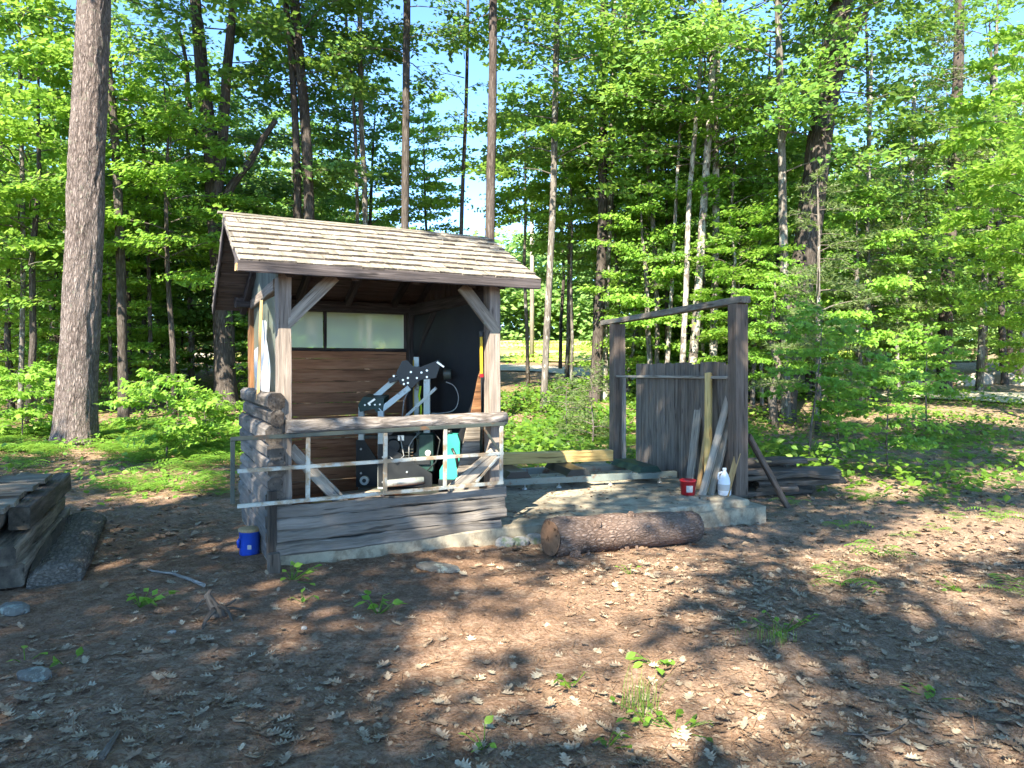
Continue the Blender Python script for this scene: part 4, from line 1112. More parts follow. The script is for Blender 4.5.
TREES = []
def tree(name, label, cat, D, pix, w0, w1, bark, height, crown=None, cz=None, cs=1.0, forks=(), group=None, flare=.25, sides=10, jit=.05, sink=.15, rot=None, ridge=0.0):
    """pix: trunk points in the photo from the foot upwards; the foot stands on the ground at depth D"""
    x = (pix[0][0] - 512) / F_PX * D
    z0 = Hs(x, D)
    pts = [Vector((x, D, z0 - sink))]
    dy = rnd.uniform(-.02, .02)
    for (px, py) in pix[1:]:
        p = pz(px, py, D); p.y += dy * (p.z - z0) * 2
        if p.z > pts[-1].z + .3: pts.append(p)
    d = (pts[-1] - pts[-2]).normalized()
    d = (d + Vector((rnd.uniform(-.03, .03), rnd.uniform(-.03, .03), .1))).normalized()
    if z0 + height > pts[-1].z + .6:
        pts.append(pts[-1] + d * (z0 + height - pts[-1].z))
    m = F_PX / D
    zt = pts[-1].z
    r0, r1 = w0 / 2 / m, w1 / 2 / m
    zf = pz(0, pix[-1][1], D).z
    rad = []
    for p in pts:
        f = (p.z - pts[0].z) / max(.1, zf - pts[0].z)
        rad.append(max(.015, r0 + (r1 - r0) * f if f <= 1 else r1 * max(.15, 1 - .8 * (p.z - zf) / max(.1, zt - zf))))
    t = thing(name, label, cat, (x, D, z0), group=group)
    mb = trunk_obj('trunk', t, pts, rad, bark, sides, jit, flare, ridge)
    for fk in forks:
        fp = [pz(a, b, D) for a, b in fk[0]]
        fm = trunk_obj('limb', t, fp, [fk[1] / 2 / m + (fk[2] - fk[1]) / 2 / m * i / (len(fp) - 1) for i in range(len(fp))], bark, max(7, sides - 3), jit)
        o = fm.build('limb', M[bark], t)
    mb.build('trunk', M[bark], t)
    if crown:
        for (ck, zc, sc) in (crown if isinstance(crown, list) else [(crown, cz, cs)]):
            # trunk axis at height zc
            zz = z0 + zc; q = pts[-1]
            for a, b in zip(pts[:-1], pts[1:]):
                if a.z <= zz <= b.z: q = a.lerp(b, (zz - a.z) / (b.z - a.z)); break
            o = link('crown', CR[ck], t, (q.x - x, q.y - D, zz - z0))
            o.rotation_euler = (rnd.uniform(-.06, .06), rnd.uniform(-.06, .06), rnd.uniform(0, 6.28) if rot is None else rot)
            o.scale = (sc, sc, sc * rnd.uniform(.9, 1.1))
    TREES.append((x, D)); return t

tree('oak_tree', 'thick furrowed oak trunk standing by the timber stack at left', 'tree', 13.9, [(76, 447), (78, 370), (81, 300), (88, 150), (93, 0)], 36, 29, 'oakbark', 17, 'tallA', 10, 1.3, sides=90, jit=.0, flare=.30, ridge=.016)
tree('oak_tree', 'big dark leaning trunk behind the timber frame', 'tree', 17.5, [(780, 425), (795, 330), (809, 240), (822, 150), (834, 80), (846, 0)], 25, 21, 'darkbark', 17, 'tallA', 6.5, 1.25,
     forks=[([(829, 100), (842, 70), (852, 40), (872, 0)], 7, 5)], sides=60, jit=.0, flare=.3, ridge=.016)
tree('forked_tree', 'dark forked tree rising behind the left end of the roof', 'tree', 19, [(227, 382), (223, 330), (219, 260), (213, 200), (209, 140), (201, 80), (195, 20), (193, 0)], 22, 11, 'darkbark', 14, 'tallB', 8, 1.1,
     forks=[([(214, 205), (220, 165), (224, 120), (228, 60), (234, 0)], 13, 8), ([(218, 215), (232, 185), (250, 162), (262, 140), (276, 120)], 9, 5), ([(212, 160), (192, 120), (186, 60), (176, 20)], 5, 3)], sides=18, jit=.08, flare=.45)
T_ = [
 ('oak_tree', 'straight dark trunk of the pair above the shed roof, thicker right one', 19, [(310, 385), (308, 215), (303, 120), (297, 60), (292, 0)], 11, 10, 'darkbark', 15, ('tallA', 8.0, 1.0)),
 ('oak_tree', 'slimmer left trunk of the dark pair above the shed roof', 19.4, [(301, 385), (299, 180), (294, 60), (288, 0)], 8, 6, 'darkbark', 14, ('tallC', 8.2, 1.0)),
 ('maple_tree', 'slim grey trunk rising between the roof ridge and the dark pair', 20, [(368, 380), (364, 200), (360, 120), (358, 0)], 6, 5, 'greybark', 13, ('tallC', 8, .9)),
 ('maple_tree', 'thin crooked stem close beside the slim grey trunk over the ridge', 20.5, [(359, 380), (358, 200), (355, 100), (349, 40), (347, 0)], 4, 3, 'greybark', 12, ('thin', 8, .9)),
 ('maple_tree', 'straight grey trunk above the middle of the roof', 18, [(403, 385), (404, 220), (405, 0)], 9, 7, 'darkbark', 15, ('tallC', 8.5, 1.0)),
 ('pine_tree', 'reddish brown pine trunk above the right part of the roof', 17, [(490, 390), (490, 240), (492, 120), (493, 0)], 11, 8, 'brownbark', 16, ('tallC', 9, .9)),
 ('maple_tree', 'thin dark stem against the blue sky left of the pine trunk', 22, [(460, 380), (461, 240), (466, 110), (468, 0)], 5, 3, 'darkbark', 12, ('thin', 7, 1.0)),
 ('birch_tree', 'mottled grey birch standing right of the shed roof', 19, [(543, 392), (549, 290), (553, 205), (556, 100), (558, 0)], 7, 6, 'greybark', 14, ('tallB', 6, 1.0)),
 ('oak_tree', 'dark trunk left of the timber frame, thicker of the close pair', 21, [(594, 385), (600, 300), (603, 200), (604, 100), (605, 0)], 11, 8, 'darkbark', 15, ('tallA', 5.5, 1.1)),
 ('birch_tree', 'pale patched birch right beside the dark trunk by the frame', 21.4, [(604, 395), (606, 300), (611, 180), (613, 60), (614, 0)], 7, 5, 'birchbark', 14, ('tallB', 6, 1.1)),
 ('maple_tree', 'slender leaning stem above the frame top beam', 20, [(656, 395), (657, 300), (650, 180), (640, 100), (626, 10)], 5, 4, 'greybark', 12, ('thin', 7, 1.2)),
 ('birch_tree', 'whitest birch stem of the clump behind the plank wall', 18.5, [(688, 410), (697, 300), (703, 200), (709, 100), (713, 0)], 9, 6, 'birchbark', 14, ('tallB', 5.6, 1.1)),
 ('birch_tree', 'straight pale birch at the right of the clump behind the plank wall', 18.8, [(711, 412), (716, 250), (716, 120), (719, 0)], 8, 6, 'birchbark', 14, ('tallB', 6, 1.1)),
 ('birch_tree', 'slim birch with dark patches left in the clump behind the wall', 18.2, [(679, 410), (686, 300), (690, 200), (698, 110), (703, 40)], 6, 4, 'birchbark', 11, ('thin', 6.5, 1.2)),
 ('birch_tree', 'thin leftmost stem of the birch clump behind the wall', 18.9, [(664, 408), (672, 290), (678, 180)], 5, 3, 'birchbark', 10, ('thin', 5.5, 1.1)),
 ('maple_tree', 'straight mottled trunk between the frame and the big leaning tree', 17.2, [(786, 425), (785, 300), (783, 200), (781, 100), (779, 0)], 9, 7, 'greybark', 15, ('tallB', 5.6, 1.15)),
 ('maple_tree', 'thin stem rising from behind the front frame post', 20, [(752, 400), (758, 250), (766, 120)], 4, 3, 'greybark', 10, ('thin', 6, 1.2)),
 ('dead_tree', 'bare whitish dead stem in the right hand wood', 23, [(907, 385), (912, 240), (918, 95)], 5, 4, 'deadwood', 10, ('bare', 4, 1.0)),
 ('hemlock_tree', 'shaggy rough hemlock trunk in the right hand wood', 23, [(944, 392), (948, 300), (956, 200), (964, 80), (968, 0)], 14, 9, 'brownbark', 14, ('hemA', 3.5, 1.05)),
 ('maple_tree', 'thin stem left of the shaggy hemlock trunk', 25, [(925, 390), (928, 250), (931, 120)], 4, 3, 'darkbark', 10, ('thin', 6, 1.2)),
 ('maple_tree', 'grey trunk right of the shaggy hemlock', 24, [(979, 390), (985, 280), (992, 200), (996, 90)], 7, 5, 'greybark', 13, ('tallB', 6, 1.0)),
 ('maple_tree', 'slim dark trunk near the right edge of the wood', 26, [(1005, 390), (1003, 250), (1000, 100)], 6, 5, 'darkbark', 13, ('tallB', 5.5, 1.0)),
 ('dead_tree', 'thin grey dead stem between the leaning tree and the white stem', 21, [(861, 395), (864, 250), (866, 90)], 5, 3, 'deadwood', 10, ('bare', 3.5, 1.0)),
 ('maple_tree', 'thin dark trunk close right of the big oak', 17, [(124, 392), (121, 250), (115, 120), (107, 40)], 10, 7, 'darkbark', 13, ('tallB', 6.5, 1.0)),
 ('maple_tree', 'narrow dark sapling trunk midway between the oak and the shed', 19, [(152, 385), (147, 250), (142, 150)], 4.5, 3, 'darkbark', 8, ('undC', 3.4, .8)),
 ('maple_tree', 'thin dark stem far left of the big oak', 17, [(20, 405), (22, 250), (18, 80)], 5, 4, 'greybark', 11, ('undB', 2.6, 1.0)),
]
for nm, lab, D, pix, w0, w1, bk_, h, c in T_:
    tree(nm, lab, 'tree', D, pix, w0, w1, bk_, h, [c], sides=12)

# conifers and saplings
def simple(name, label, cat, px, D, ck, cs, bark, r, th, cz=0.0, group=None, lean=(0, 0)):
    x = (px - 512) / F_PX * D; z0 = Hs(x, D)
    t = thing(name, label, cat, (x, D, z0), group=group)
    pts = [Vector((x, D, z0 - .1))] + [Vector((x + lean[0] * s + rnd.uniform(-.03, .03), D + lean[1] * s, z0 + th * s)) for s in (.25, .5, .75, 1)]
    MB().tube(pts, [r, r * .85, r * .65, r * .42, r * .15], 8, .06).build('trunk', M[bark], t)
    o = link('crown', CR[ck], t, (lean[0] * cz / max(th, .1), 0, cz)); o.scale = (cs,) * 3; o.rotation_euler = (0, 0, rnd.uniform(0, 6.28))
    TREES.append((x, D)); return t
simple('young_pine', 'soft yellow green young white pine behind the right saplings', 'tree', 818, 15.5, 'pineA', 1.0, 'greybark', .07, 5.5)
simple('young_pine', 'taller feathery pine beside the thin dead grey stem', 'tree', 868, 19.5, 'pineB', .95, 'greybark', .08, 7)
simple('young_pine', 'wispy pine close behind the frame front post', 'tree', 762, 20.5, 'pineA', .95, 'deadwood', .06, 5.2)
simple('hemlock_tree', 'dark hemlock deep in the wood at the right edge', 'tree', 1010, 29, 'hemA', 1.1, 'brownbark', .12, 10)
simple('hemlock_tree', 'dense hemlock right of the feathery pine', 'tree', 900, 29, 'hemA', 1.1, 'brownbark', .12, 10)
simple('young_pine', 'tiny white pine sapling right of the shed behind the slab', 'tree', 566, 13.2, 'pineS', 1.0, 'greybark', .015, 1.3)
simple('young_pine', 'bushy small pine left of the timber frame rear post', 'tree', 592, 14.2, 'pineS', 1.15, 'greybark', .016, 1.5)
simple('maple_sapling', 'bright leafy maple sapling between the oak and the shed', 'sapling', 166, 12.2, 'saplA', .72, 'twig', .018, 1.15, .25)
simple('maple_sapling', 'low bright sapling left of the shed log wall', 'sapling', 205, 13.6, 'saplC', .9, 'twig', .014, .9, .2)
simple('maple_sapling', 'slim young maple with drooping bright leaves beside the front frame post', 'sapling', 808, 12.4, 'saplB', .62, 'twig', .022, 2.6, 1.2, lean=(.25, 0))
simple('maple_sapling', 'thin maple sapling in front of the pale road at right', 'sapling', 888, 11.6, 'saplB', .62, 'twig', .016, 1.9, .35)
simple('maple_sapling', 'broad low sapling right of the thin maple by the road', 'sapling', 926, 15.5, 'saplB', .62, 'twig', .02, 2.2, .8)
simple('maple_sapling', 'bright young maple at the far right edge', 'sapling', 1046, 18, 'undC', .5, 'twig', .03, 3.8, 1.0)
simple('maple_sapling', 'small leafy sapling right of the slab wood heap', 'sapling', 838, 15, 'saplC', .8, 'twig', .014, 1.1, .2)
simple('maple_sapling', 'leafy shrub left of the big oak foot', 'sapling', 22, 14.5, 'saplA', .8, 'twig', .016, 1.2, .15)
# fillers: the wood behind
def filler(px, D, ck, cs, cz, bark, label, group, name='young_tree'):
    x = (px - 512) / F_PX * D; z0 = Hs(x, D)
    hts = {'undA': 7.5, 'undB': 9, 'undC': 6, 'undD': 10}
    th = cz + hts[ck] * cs * .96
    t = thing(name, label, 'tree', (x, D, z0), group=group)
    lx_ = rnd.uniform(-.4, .4)
    r = rnd.uniform(.05, .10)
    pts = [Vector((x, D, z0 - .15))] + [Vector((x + lx_ * s + rnd.uniform(-.08, .08), D + rnd.uniform(-.08, .08), z0 + th * s)) for s in (.2, .4, .6, .8, 1)]
    MB().tube(pts, [r, r * .9, r * .8, r * .65, r * .4, r * .12], 7, .06).build('trunk', M[bark], t)
    o = link('crown', CR[ck], t, (lx_ * .3, 0, cz)); o.scale = (cs, cs, cs * rnd.uniform(.9, 1.1)); o.rotation_euler = (rnd.uniform(-.05, .05), rnd.uniform(-.05, .05), rnd.uniform(0, 6.28))
LG = 'leafy young tree in the dense wood left of the shed'
MG = 'young tree beyond the meadow edge behind the shed roof'
RG = 'leafy young tree in the wood right of the timber frame'
BG = 'young tree in the birch grove behind the timber frame'
for i in range(18):     # left wood
    px = -60 + (i % 9) * 50 + rnd.uniform(-20, 20); D = [22.8, 28][i // 9] + rnd.uniform(-1.5, 1.5)
    if px > 345: continue
    filler(px, D, rnd.choice(['undA', 'undB', 'undD', 'undA']), rnd.uniform(.85, 1.2), rnd.uniform(.2, 1.3), rnd.choice(['darkbark', 'greybark']), LG, 'young trees in the left wood')
for px, D, ck, cs, cz in ((350, 29, 'undC', 1.0, 1), (385, 34, 'undA', .85, 1.0), (420, 38, 'undC', 1.0, .8), (335, 35, 'undB', 1.0, 1.2), (458, 36, 'undA', .8, .6), (300, 26, 'undA', 1.0, 1.6), (365, 24, 'undA', .9, 3.4), (430, 26, 'undC', .8, 5.2)):
    filler(px, D, ck, cs, cz, 'darkbark', MG, 'young trees behind the shed')
for px, D, ck, cs, cz in ((566, 27, 'undC', 1.0, 3.6), (620, 24, 'undA', .85, 3.2), (648, 29, 'undB', .9, 2.6), (675, 25, 'undA', .95, 2.6), (720, 24, 'undB', 1.0, 2.2), (700, 33, 'undB', 1.1, 1.6), (745, 29, 'undD', 1.0, 1.5), (640, 36, 'undD', .95, 3.0), (735, 19, 'undC', .8, 3.4), (665, 20.5, 'undC', .75, 4.6), (596, 31, 'undB', .9, 3.4), (560, 33, 'undA', .7, 5.5)):
    filler(px, D, ck, cs, cz, rnd.choice(['greybark', 'darkbark']), BG, 'young trees in the birch grove')
for k, (px, D, ck, cs, cz) in enumerate(((28, 16.5, 'undC', .95, 3.6), (175, 17.5, 'undC', .9, 3.2), (-40, 18, 'undA', .9, 2.2), (130, 20, 'undB', .8, 2.6))):
    filler(px, D, ck, cs, cz, 'darkbark', 'nearer sunny young tree whose sprays hang among the left trunks', 'sunny young trees at the left wood edge')
for k, (px, D, ck, cs, cz) in enumerate(((640, 23, 'undC', .8, 4.2), (1040, 17, 'undC', .95, 3.0), (690, 22, 'undC', .9, 3.8))):
    filler(px, D, ck, cs, cz, 'greybark', 'nearer sunny young tree whose sprays hang among the right trunks', 'sunny young trees at the right wood edge')
filler(776, 16.2, 'undC', .42, 1.0, 'twig', 'leafy young tree growing close before the big leaning trunk', 'sunny young trees by the leaning trunk')
for k, (px, D, ck, cs, cz) in enumerate(((650, 19.5, 'undC', .7, 1.6), (700, 19.6, 'undA', .6, 2.2), (742, 18, 'undC', .6, 1.4), (860, 19, 'undC', .7, 1.2), (985, 30, 'undB', 1.0, .6), (1022, 31, 'undA', 1.0, .6), (950, 31, 'undA', 1.0, .6))):
    filler(px, D, ck, cs, cz, 'greybark', 'leafy young tree filling the mid height gaps right of the shed', 'leafy young trees filling the right gaps')
for k, (px, D, ck, cs, cz) in enumerate(((112, 18.6, 'undC', .6, .6), (12, 18, 'undC', .7, .5), (165, 24, 'undA', .8, .4), (60, 21, 'undA', .8, .4))):
    filler(px, D, ck, cs, cz, 'darkbark', 'leafy young tree filling the mid height gaps left of the shed', 'leafy young trees filling the left gaps')
for i in range(16):     # right wood
    px = 770 + (i % 8) * 44 + rnd.uniform(-16, 16); D = [22, 29.5][i // 8] + rnd.uniform(-1.5, 1.5)
    if 925 < px < 1050 and D < 27: continue
    filler(px, D, rnd.choice(['undA', 'undB', 'undD', 'undC']), rnd.uniform(.8, 1.2), rnd.uniform(.4, 2.2) + (2.2 if 920 < px < 1045 else 0), rnd.choice(['greybark', 'darkbark', 'deadwood']), RG, 'young trees in the right wood')

for i in range(34):
    px = rnd.uniform(-40, 300) if i < 17 else rnd.uniform(640, 900)
    D = rnd.uniform(19, 40)
    filler(px, D, 'undC', rnd.uniform(.4, .65), .15, 'darkbark', 'low bushy sapling filling the wood left of the shed' if i < 17 else 'low bushy sapling filling the wood right of the frame', 'bushy saplings in the left wood' if i < 17 else 'bushy saplings in the right wood', 'bushy_sapling')

for k in range(10):
    filler(622 + k * 15 + rnd.uniform(-6, 6), rnd.uniform(21, 27), 'undC', rnd.uniform(.5, .72), .15, 'greybark', 'sunny bush among the birches behind the plank wall', 'bushes in the birch grove', 'bushy_sapling')
filler(528, 25, 'undC', .75, 5.6, 'greybark', 'slender young tree against the sky right of the roof', 'slender trees by the meadow gap')
filler(571, 23, 'undC', .7, 4.6, 'greybark', 'slender young tree with airy leaves above the meadow', 'slender trees by the meadow gap')

# utility pole and its wires
px_ = 532; D = 40; x = (px_ - 512) / F_PX * D
up = thing('utility_pole', 'plain straight utility pole standing beside the meadow', 'pole', (x, D, Hs(x, D)))
MB().tube([(x, D, Hs(x, D) - .3), (x, D, 5), (x, D, 11.5)], [.125, .115, .09], 12).build('pole', M['greyboard'], up)
MB().tube([(x, D - .12, 10.9), (x, D - .3, 10.95), (x, D - .3, 11.1)], .05, 8).build('insulator', M['wire'], up)
wp = [pz(-200, 236, 38), pz(-60, 240, 38), pz(60, 242, 38), pz(205, 241.5, 38), pz(330, 236, 39)]
tag(MB().tube(wp, .012, 5).build('power_line', M['wire'], None, wp[0]), 'thin power line crossing the left wood above the road', 'cable')

# far wood: leaf clumps that read as one mass behind everything
def far_wood():
    P = []; S = []
    for k in range(3600):
        D = R.uniform(46, 78); px = R.uniform(-420, 1450)
        if 470 < px < 640: D = R.uniform(108, 135)
        elif 345 < px <= 470 or 640 <= px < 690: D = R.uniform(70, 120)
        x = (px - 512) / F_PX * D; z0 = Hs(x, D)
        hmax = 13 if D < 60 else 15
        if 340 < px < 470: hmax = 7.5 + (D - 50) * .06
        elif px < 640 and px > 470: hmax = 18
        z = z0 + hmax * R.uniform(0, 1) ** 1.25
        m = 62
        P.append(np.array([x, D, z]) + R.normal(0, 1, (m, 3)) * np.array([1.7, 1.6, .75])); S.append(R.uniform(.35, .7, m) * (D / 60))
    P = np.concatenate(P); S = np.concatenate(S)
    V, F = leaves(P, S, KITE, .6, .5, face=.9)
    W = MB()
    for k in range(160):
        D = R.uniform(44, 70); px = R.uniform(-300, 1350)
        if 330 < px < 700: continue
        x = (px - 512) / F_PX * D; z0 = Hs(x, D); r = R.uniform(.08, .2)
        W.tube([(x, D, z0 - .2), (x + R.uniform(-.2, .2), D, z0 + 6), (x + R.uniform(-.5, .5), D, z0 + 12)], [r, r * .8, r * .4], 6)
    WV = np.array([tuple(v) for v in W.v]); q = np.array([f for f in W.f if len(f) == 4])
    me = np_mesh('far_wood', np.concatenate([WV, V]), [q, F + len(WV)], [M['greybark'], M['leaffar']], np.concatenate([np.zeros(len(q)), np.ones(len(F))]), grain=np.concatenate([np.array([tuple(g) for g in W.g]), np.zeros((len(V), 3))]))
    kind(link('far_wood', me), 'stuff')
far_wood()

# ================================================================ LIGHT DIRECTION AND THE SHADE-CASTING TREES
EL, AZ = math.radians(44), (-.30, -.954)
SUN = Vector((AZ[0] * math.cos(EL), AZ[1] * math.cos(EL), math.sin(EL)))
# sunlit openings on the forest floor (photo x, y, half width, half height)
LIT = [(535, 622, 80, 30), (640, 592, 100, 24), (600, 655, 60, 14), (655, 715, 110, 45), (770, 690, 75, 38), (810, 745, 130, 30), (330, 618, 38, 9), (435, 640, 48, 20),
       (440, 712, 60, 34), (900, 590, 95, 13), (965, 535, 85, 24), (1010, 610, 55, 22), (835, 560, 45, 14), (330, 588, 26, 9), (478, 572, 36, 12), (700, 560, 45, 10), (975, 745, 60, 26), (640, 545, 60, 7),
       (240, 660, 12, 5), (560, 503, 26, 9), (585, 496, 45, 8), (640, 483, 25, 6), (690, 490, 20, 6), (130, 400, 110, 16), (190, 440, 90, 18), (40, 420, 60, 22), (165, 482, 60, 10), (555, 440, 55, 18), (880, 490, 50, 9), (800, 480, 50, 10), (620, 500, 20, 5), (1000, 480, 40, 8), (75, 470, 20, 8)]
# sunlit places on standing things: point, radius
LITP = [(s2w(1.0, .3, 2.65), .95), (s2w(.2, .4, 2.7), .8), (s2w(1.8, .3, 2.6), .65), (s2w(.9, .6, 2.8), .9), (s2w(.09, -.02, 1.55), .30), (s2w(.09, -.02, 1.2), .30), (s2w(2.0, -.02, 1.6), .28), (s2w(2.0, -.02, 1.2), .3), (s2w(1.35, -.05, 1.1), .30), (s2w(.55, -.05, 1.1), .28), (s2w(.95, -.05, 1.1), .22), (s2w(1.8, -.05, .75), .35),
        (s2w(1.62, -.06, .33), .3), (s2w(1.4, .3, .8), .3), (s2w(-.05, .4, 1.7), .35), (s2w(-.05, .2, 1.1), .28), (s2w(.05, .0, .65), .2), (s2w(.6, .9, .5), .25),
        (Vector((.6, 6.4, .3)), .30), (Vector((1.05, 6.65, .32)), .26), (LP(1.3, .3, .6), .32), (LP(.6, .5, .6), .2), (Vector((-8.2, 13.7, 3)), 1.0), (Vector((-8.1, 13.7, 1.2)), .8), (Vector((-8, 13.7, 5.5)), .8)]
SHP = [(Vector((2.1, 9.8, 1.0)), 1.15), (Vector((2.5, 8.4, 1.2)), .75), (Vector((1.7, 10.9, 1.2)), .9), (Vector((2.5, 8.4, .4)), .6), (Vector((1.2, 8.0, .13)), .25), (Vector((1.9, 9.0, .4)), .5), (s2w(.5, -.1, .25), .42), (s2w(.95, -.1, .25), .3), (s2w(.1, -.1, .1), .3), (Vector((3.6, 9.8, .2)), .7), (Vector((1.75, 7.1, .1)), .35)]  # spots that the unseen crowns are made to shade: point, radius
E1 = Vector((1, 0, 0)) - SUN * SUN.x; E1.normalize(); E2 = SUN.cross(E1)
LITP2 = np.array([(p.dot(E1), p.dot(E2), r) for p, r in LITP])
SHP2 = np.array([(p.dot(E1), p.dot(E2), r) for p, r in SHP])
def forced(Q):
    a = Q @ np.array(E1); b = Q @ np.array(E2); f = np.zeros(len(Q), bool)
    for (u, v, r) in SHP2: f |= (a - u) ** 2 + (b - v) ** 2 < r * r
    return f
def shade_value(Q):
    """Q (n,3) points on the floor; True where the photo shows shade"""
    D = np.maximum(Q[:, 1], .2)
    px = 512 + Q[:, 0] / D * F_PX; py = HOR + (CAM_H - Q[:, 2]) / D * F_PX
    lit = np.zeros(len(Q), bool)
    for cx, cy, rx, ry in LIT:
        lit |= ((px - cx) / (rx + 110 / D)) ** 2 + ((py - cy) / (ry + 50 / D)) ** 2 < 1
    a = Q @ np.array(E1); b = Q @ np.array(E2)
    for (u, v, r) in LITP2: lit |= (a - u) ** 2 + (b - v) ** 2 < r * r
    w1 = np.sin(Q[:, 0] * 5.1 + 1.7 * np.sin(Q[:, 1] * 2.9)) + np.sin(Q[:, 1] * 6.3 + 1.9 * np.sin(Q[:, 0] * 3.3 + 1))
    fl = (w1 > np.where((px > 420) & (px < 730) & (py < 690), 1.65, 1.15)) & (py > 560)
    return ~lit | fl
SHT = [(-9.5, -5.5, 12), (-4.2, -8.0, 10), (2.0, -7.2, 12.5), (7.0, -5.0, 12), (-9.0, 1.2, 12), (10.0, 2.0, 12), (-6.6, -4.2, 12.5), (5.9, -.9, 12), (-7.2, -1.8, 12)]
labs = ['unseen tall shade oak far behind the viewer at the left', 'unseen tall shade oak straight behind the viewer, farthest back', 'unseen tall shade oak behind the viewer to the right', 'unseen shade oak behind the viewer at the far right', 'shade oak out of view beside the viewer at left',
        'shade oak out of view beside the slab at far right', 'unseen shade oak close behind the viewer', 'unseen shade oak just behind the viewer at right', 'unseen shade oak just behind the viewer at left']
n = 34000
Q = np.stack([R.uniform(-11, 12, n), R.uniform(-1, 17, n), np.zeros(n)], 1)
Q[:, 2] = H(Q[:, 0], Q[:, 1])
fo = forced(Q); sh_ = shade_value(Q) | fo
frac = np.where(Q[:, 1] < 8.5, 1.0, np.where(Q[:, 1] < 12, .72, .4)); frac = np.where((Q[:, 0] > 3) & (Q[:, 1] > 8), .92, frac)
kx = np.sin(Q[:, 0] * 2.3 + np.sin(Q[:, 1] * 1.3)) + np.sin(Q[:, 1] * 1.6 + 1.2 * np.sin(Q[:, 0] * 1.1))
keep = sh_ & (fo | (frac > .99) | (kx < (frac - .5) * 3))
keep &= R.uniform(0, 1, n) < .62
Q = Q[keep]
hh = R.uniform(8.5, 13.0, len(Q))
PC = Q + np.array(SUN)[None] * (hh / SUN.z)[:, None]  # leaf clusters set up the sun ray, shaping unseen crowns to the wanted shade
tx = np.array([(a, b) for a, b, c in SHT])
dist = np.linalg.norm(PC[:, None, :2] - tx[None], axis=2); own = dist.argmin(1)
ok = dist.min(1) < 7.6
vis = (PC[:, 1] > 1) & (PC[:, 2] < 1.6 + .52 * PC[:, 1] + .8)
ok &= ~vis
for k, (tx_, ty_, th_) in enumerate(SHT):
    sel = PC[ok & (own == k)]
    z0 = Hs(tx_, ty_)
    t = thing('oak_tree', labs[k], 'tree', (tx_, ty_, z0), group='unseen shade oaks around the viewer')
    mb = MB(); mb.tube([Vector((tx_, ty_, z0 - .2)), Vector((tx_ + .05, ty_, 4)), Vector((tx_ + .1, ty_ + .1, 8)), Vector((tx_, ty_, th_))], [.30, .24, .18, .05], 14, .04)
    mb.build('trunk', M['oakbark'], t)
    if len(sel) < 4 or (sel[:, 1] < .3).sum() < 1: continue
    m = 11
    P = np.repeat(sel, m, 0) + R.normal(0, 1, (len(sel) * m, 3)) * np.array([.19, .19, .17])
    LV, LF = leaves(P, R.uniform(.12, .19, len(P)), OVAL, .8, .6)
    W = Wood(); lo = sel[sel[:, 1] < .3]; sub = lo[R.choice(len(lo), min(14, len(lo)), replace=False)] if len(lo) else lo
    for s in sub:
        e = Vector(s); b0 = Vector((tx_, ty_, min(th_ - .5, max(5.0, e.z - 1.5 - .25 * math.hypot(e.x - tx_, e.y - ty_)))))
        md = b0.lerp(e, .5) + Vector((0, 0, .5))
        W.tube([b0, md, e], [.035, .02, .006], 5)
    WV, WF, WG = W.arrays(); q = np.array([f for f in WF if len(f) == 4])
    me = np_mesh('crown', np.concatenate([WV, LV]) - np.array([tx_, ty_, z0]), [q, LF + len(WV)], [M['twig'], M['leafdark']], np.concatenate([np.zeros(len(q)), np.ones(len(LF))]), grain=np.concatenate([WG, np.zeros((len(LV), 3))]))
    link('crown', me, t)

# ================================================================ FOREST FLOOR
def scatter(n, x0, x1, y0, y1, dens):
    X = R.uniform(x0, x1, n); Y = R.uniform(y0, y1, n)
    k = R.uniform(0, 1, n) < dens(X, Y)
    return X[k], Y[k]
def lumps(X, Y, a=1.0, s=0.0):
    return .5 + .25 * (np.sin(X * 1.9 * a + 1.3 * np.sin(Y * 1.1 * a + s)) + np.sin(Y * 2.3 * a + 1.7 * np.sin(X * .9 * a - s)))
def on_slab(X, Y):
    d = np.stack([X - A.x, Y - A.y], 1); c, s = math.cos(TH), math.sin(TH)
    u = d[:, 0] * c + d[:, 1] * s; v = -d[:, 0] * s + d[:, 1] * c
    r = (u > -.25) & (u < 5.0) & (v > -.06 + .0 * u) & (v < 3.2)
    return r
def free(X, Y): return ~on_slab(X, Y)
# dry leaves
def litter_field(name, n, x0, x1, y0, y1, dens, smin, smax, mat, shape, curl=2.0, jit=.35, lift=.012):
    X, Y = scatter(n, x0, x1, y0, y1, dens); k = free(X, Y); X, Y = X[k], Y[k]
    P = np.stack([X, Y, H(X, Y) + R.uniform(.003, lift, len(X))], 1)
    V, F = leaves(P, R.uniform(smin, smax, len(P)), shape, 1, jit, curl=curl)
    kind(link(name, np_mesh(name, V, [F], mat)), 'stuff')
def d_near(X, Y):
    base = .22 + .75 * sstep(.2, 2.0, X) + .55 * sstep(4.2, 3.0, Y)
    return np.clip(base * (.25 + 1.3 * lumps(X, Y)), 0.05, 1) * np.where((X < -.2) & (Y > 4.3), .5, 1)
litter_field('dry_leaves', 15000, -5, 6.5, 1.8, 6.8, d_near, .03, .088, M['litter'], OAK, 1.2, .16, .008)
litter_field('small_dry_leaves', 46000, -7, 8, 1.8, 7.5, lambda X, Y: np.clip(d_near(X, Y) * 1.1, .1, 1), .010, .038, M['litterdark'], OVAL, 1.2, .2, .006)
litter_field('far_dry_leaves', 30000, -12, 15, 6.5, 19, lambda X, Y: np.clip(.2 + 1.0 * lumps(X, Y, .8, 2) * (.45 + .55 * sstep(-2, 3, X)), 0, 1), .04, .095, M['litterdark'], OVAL, 1.5, .3, .02)
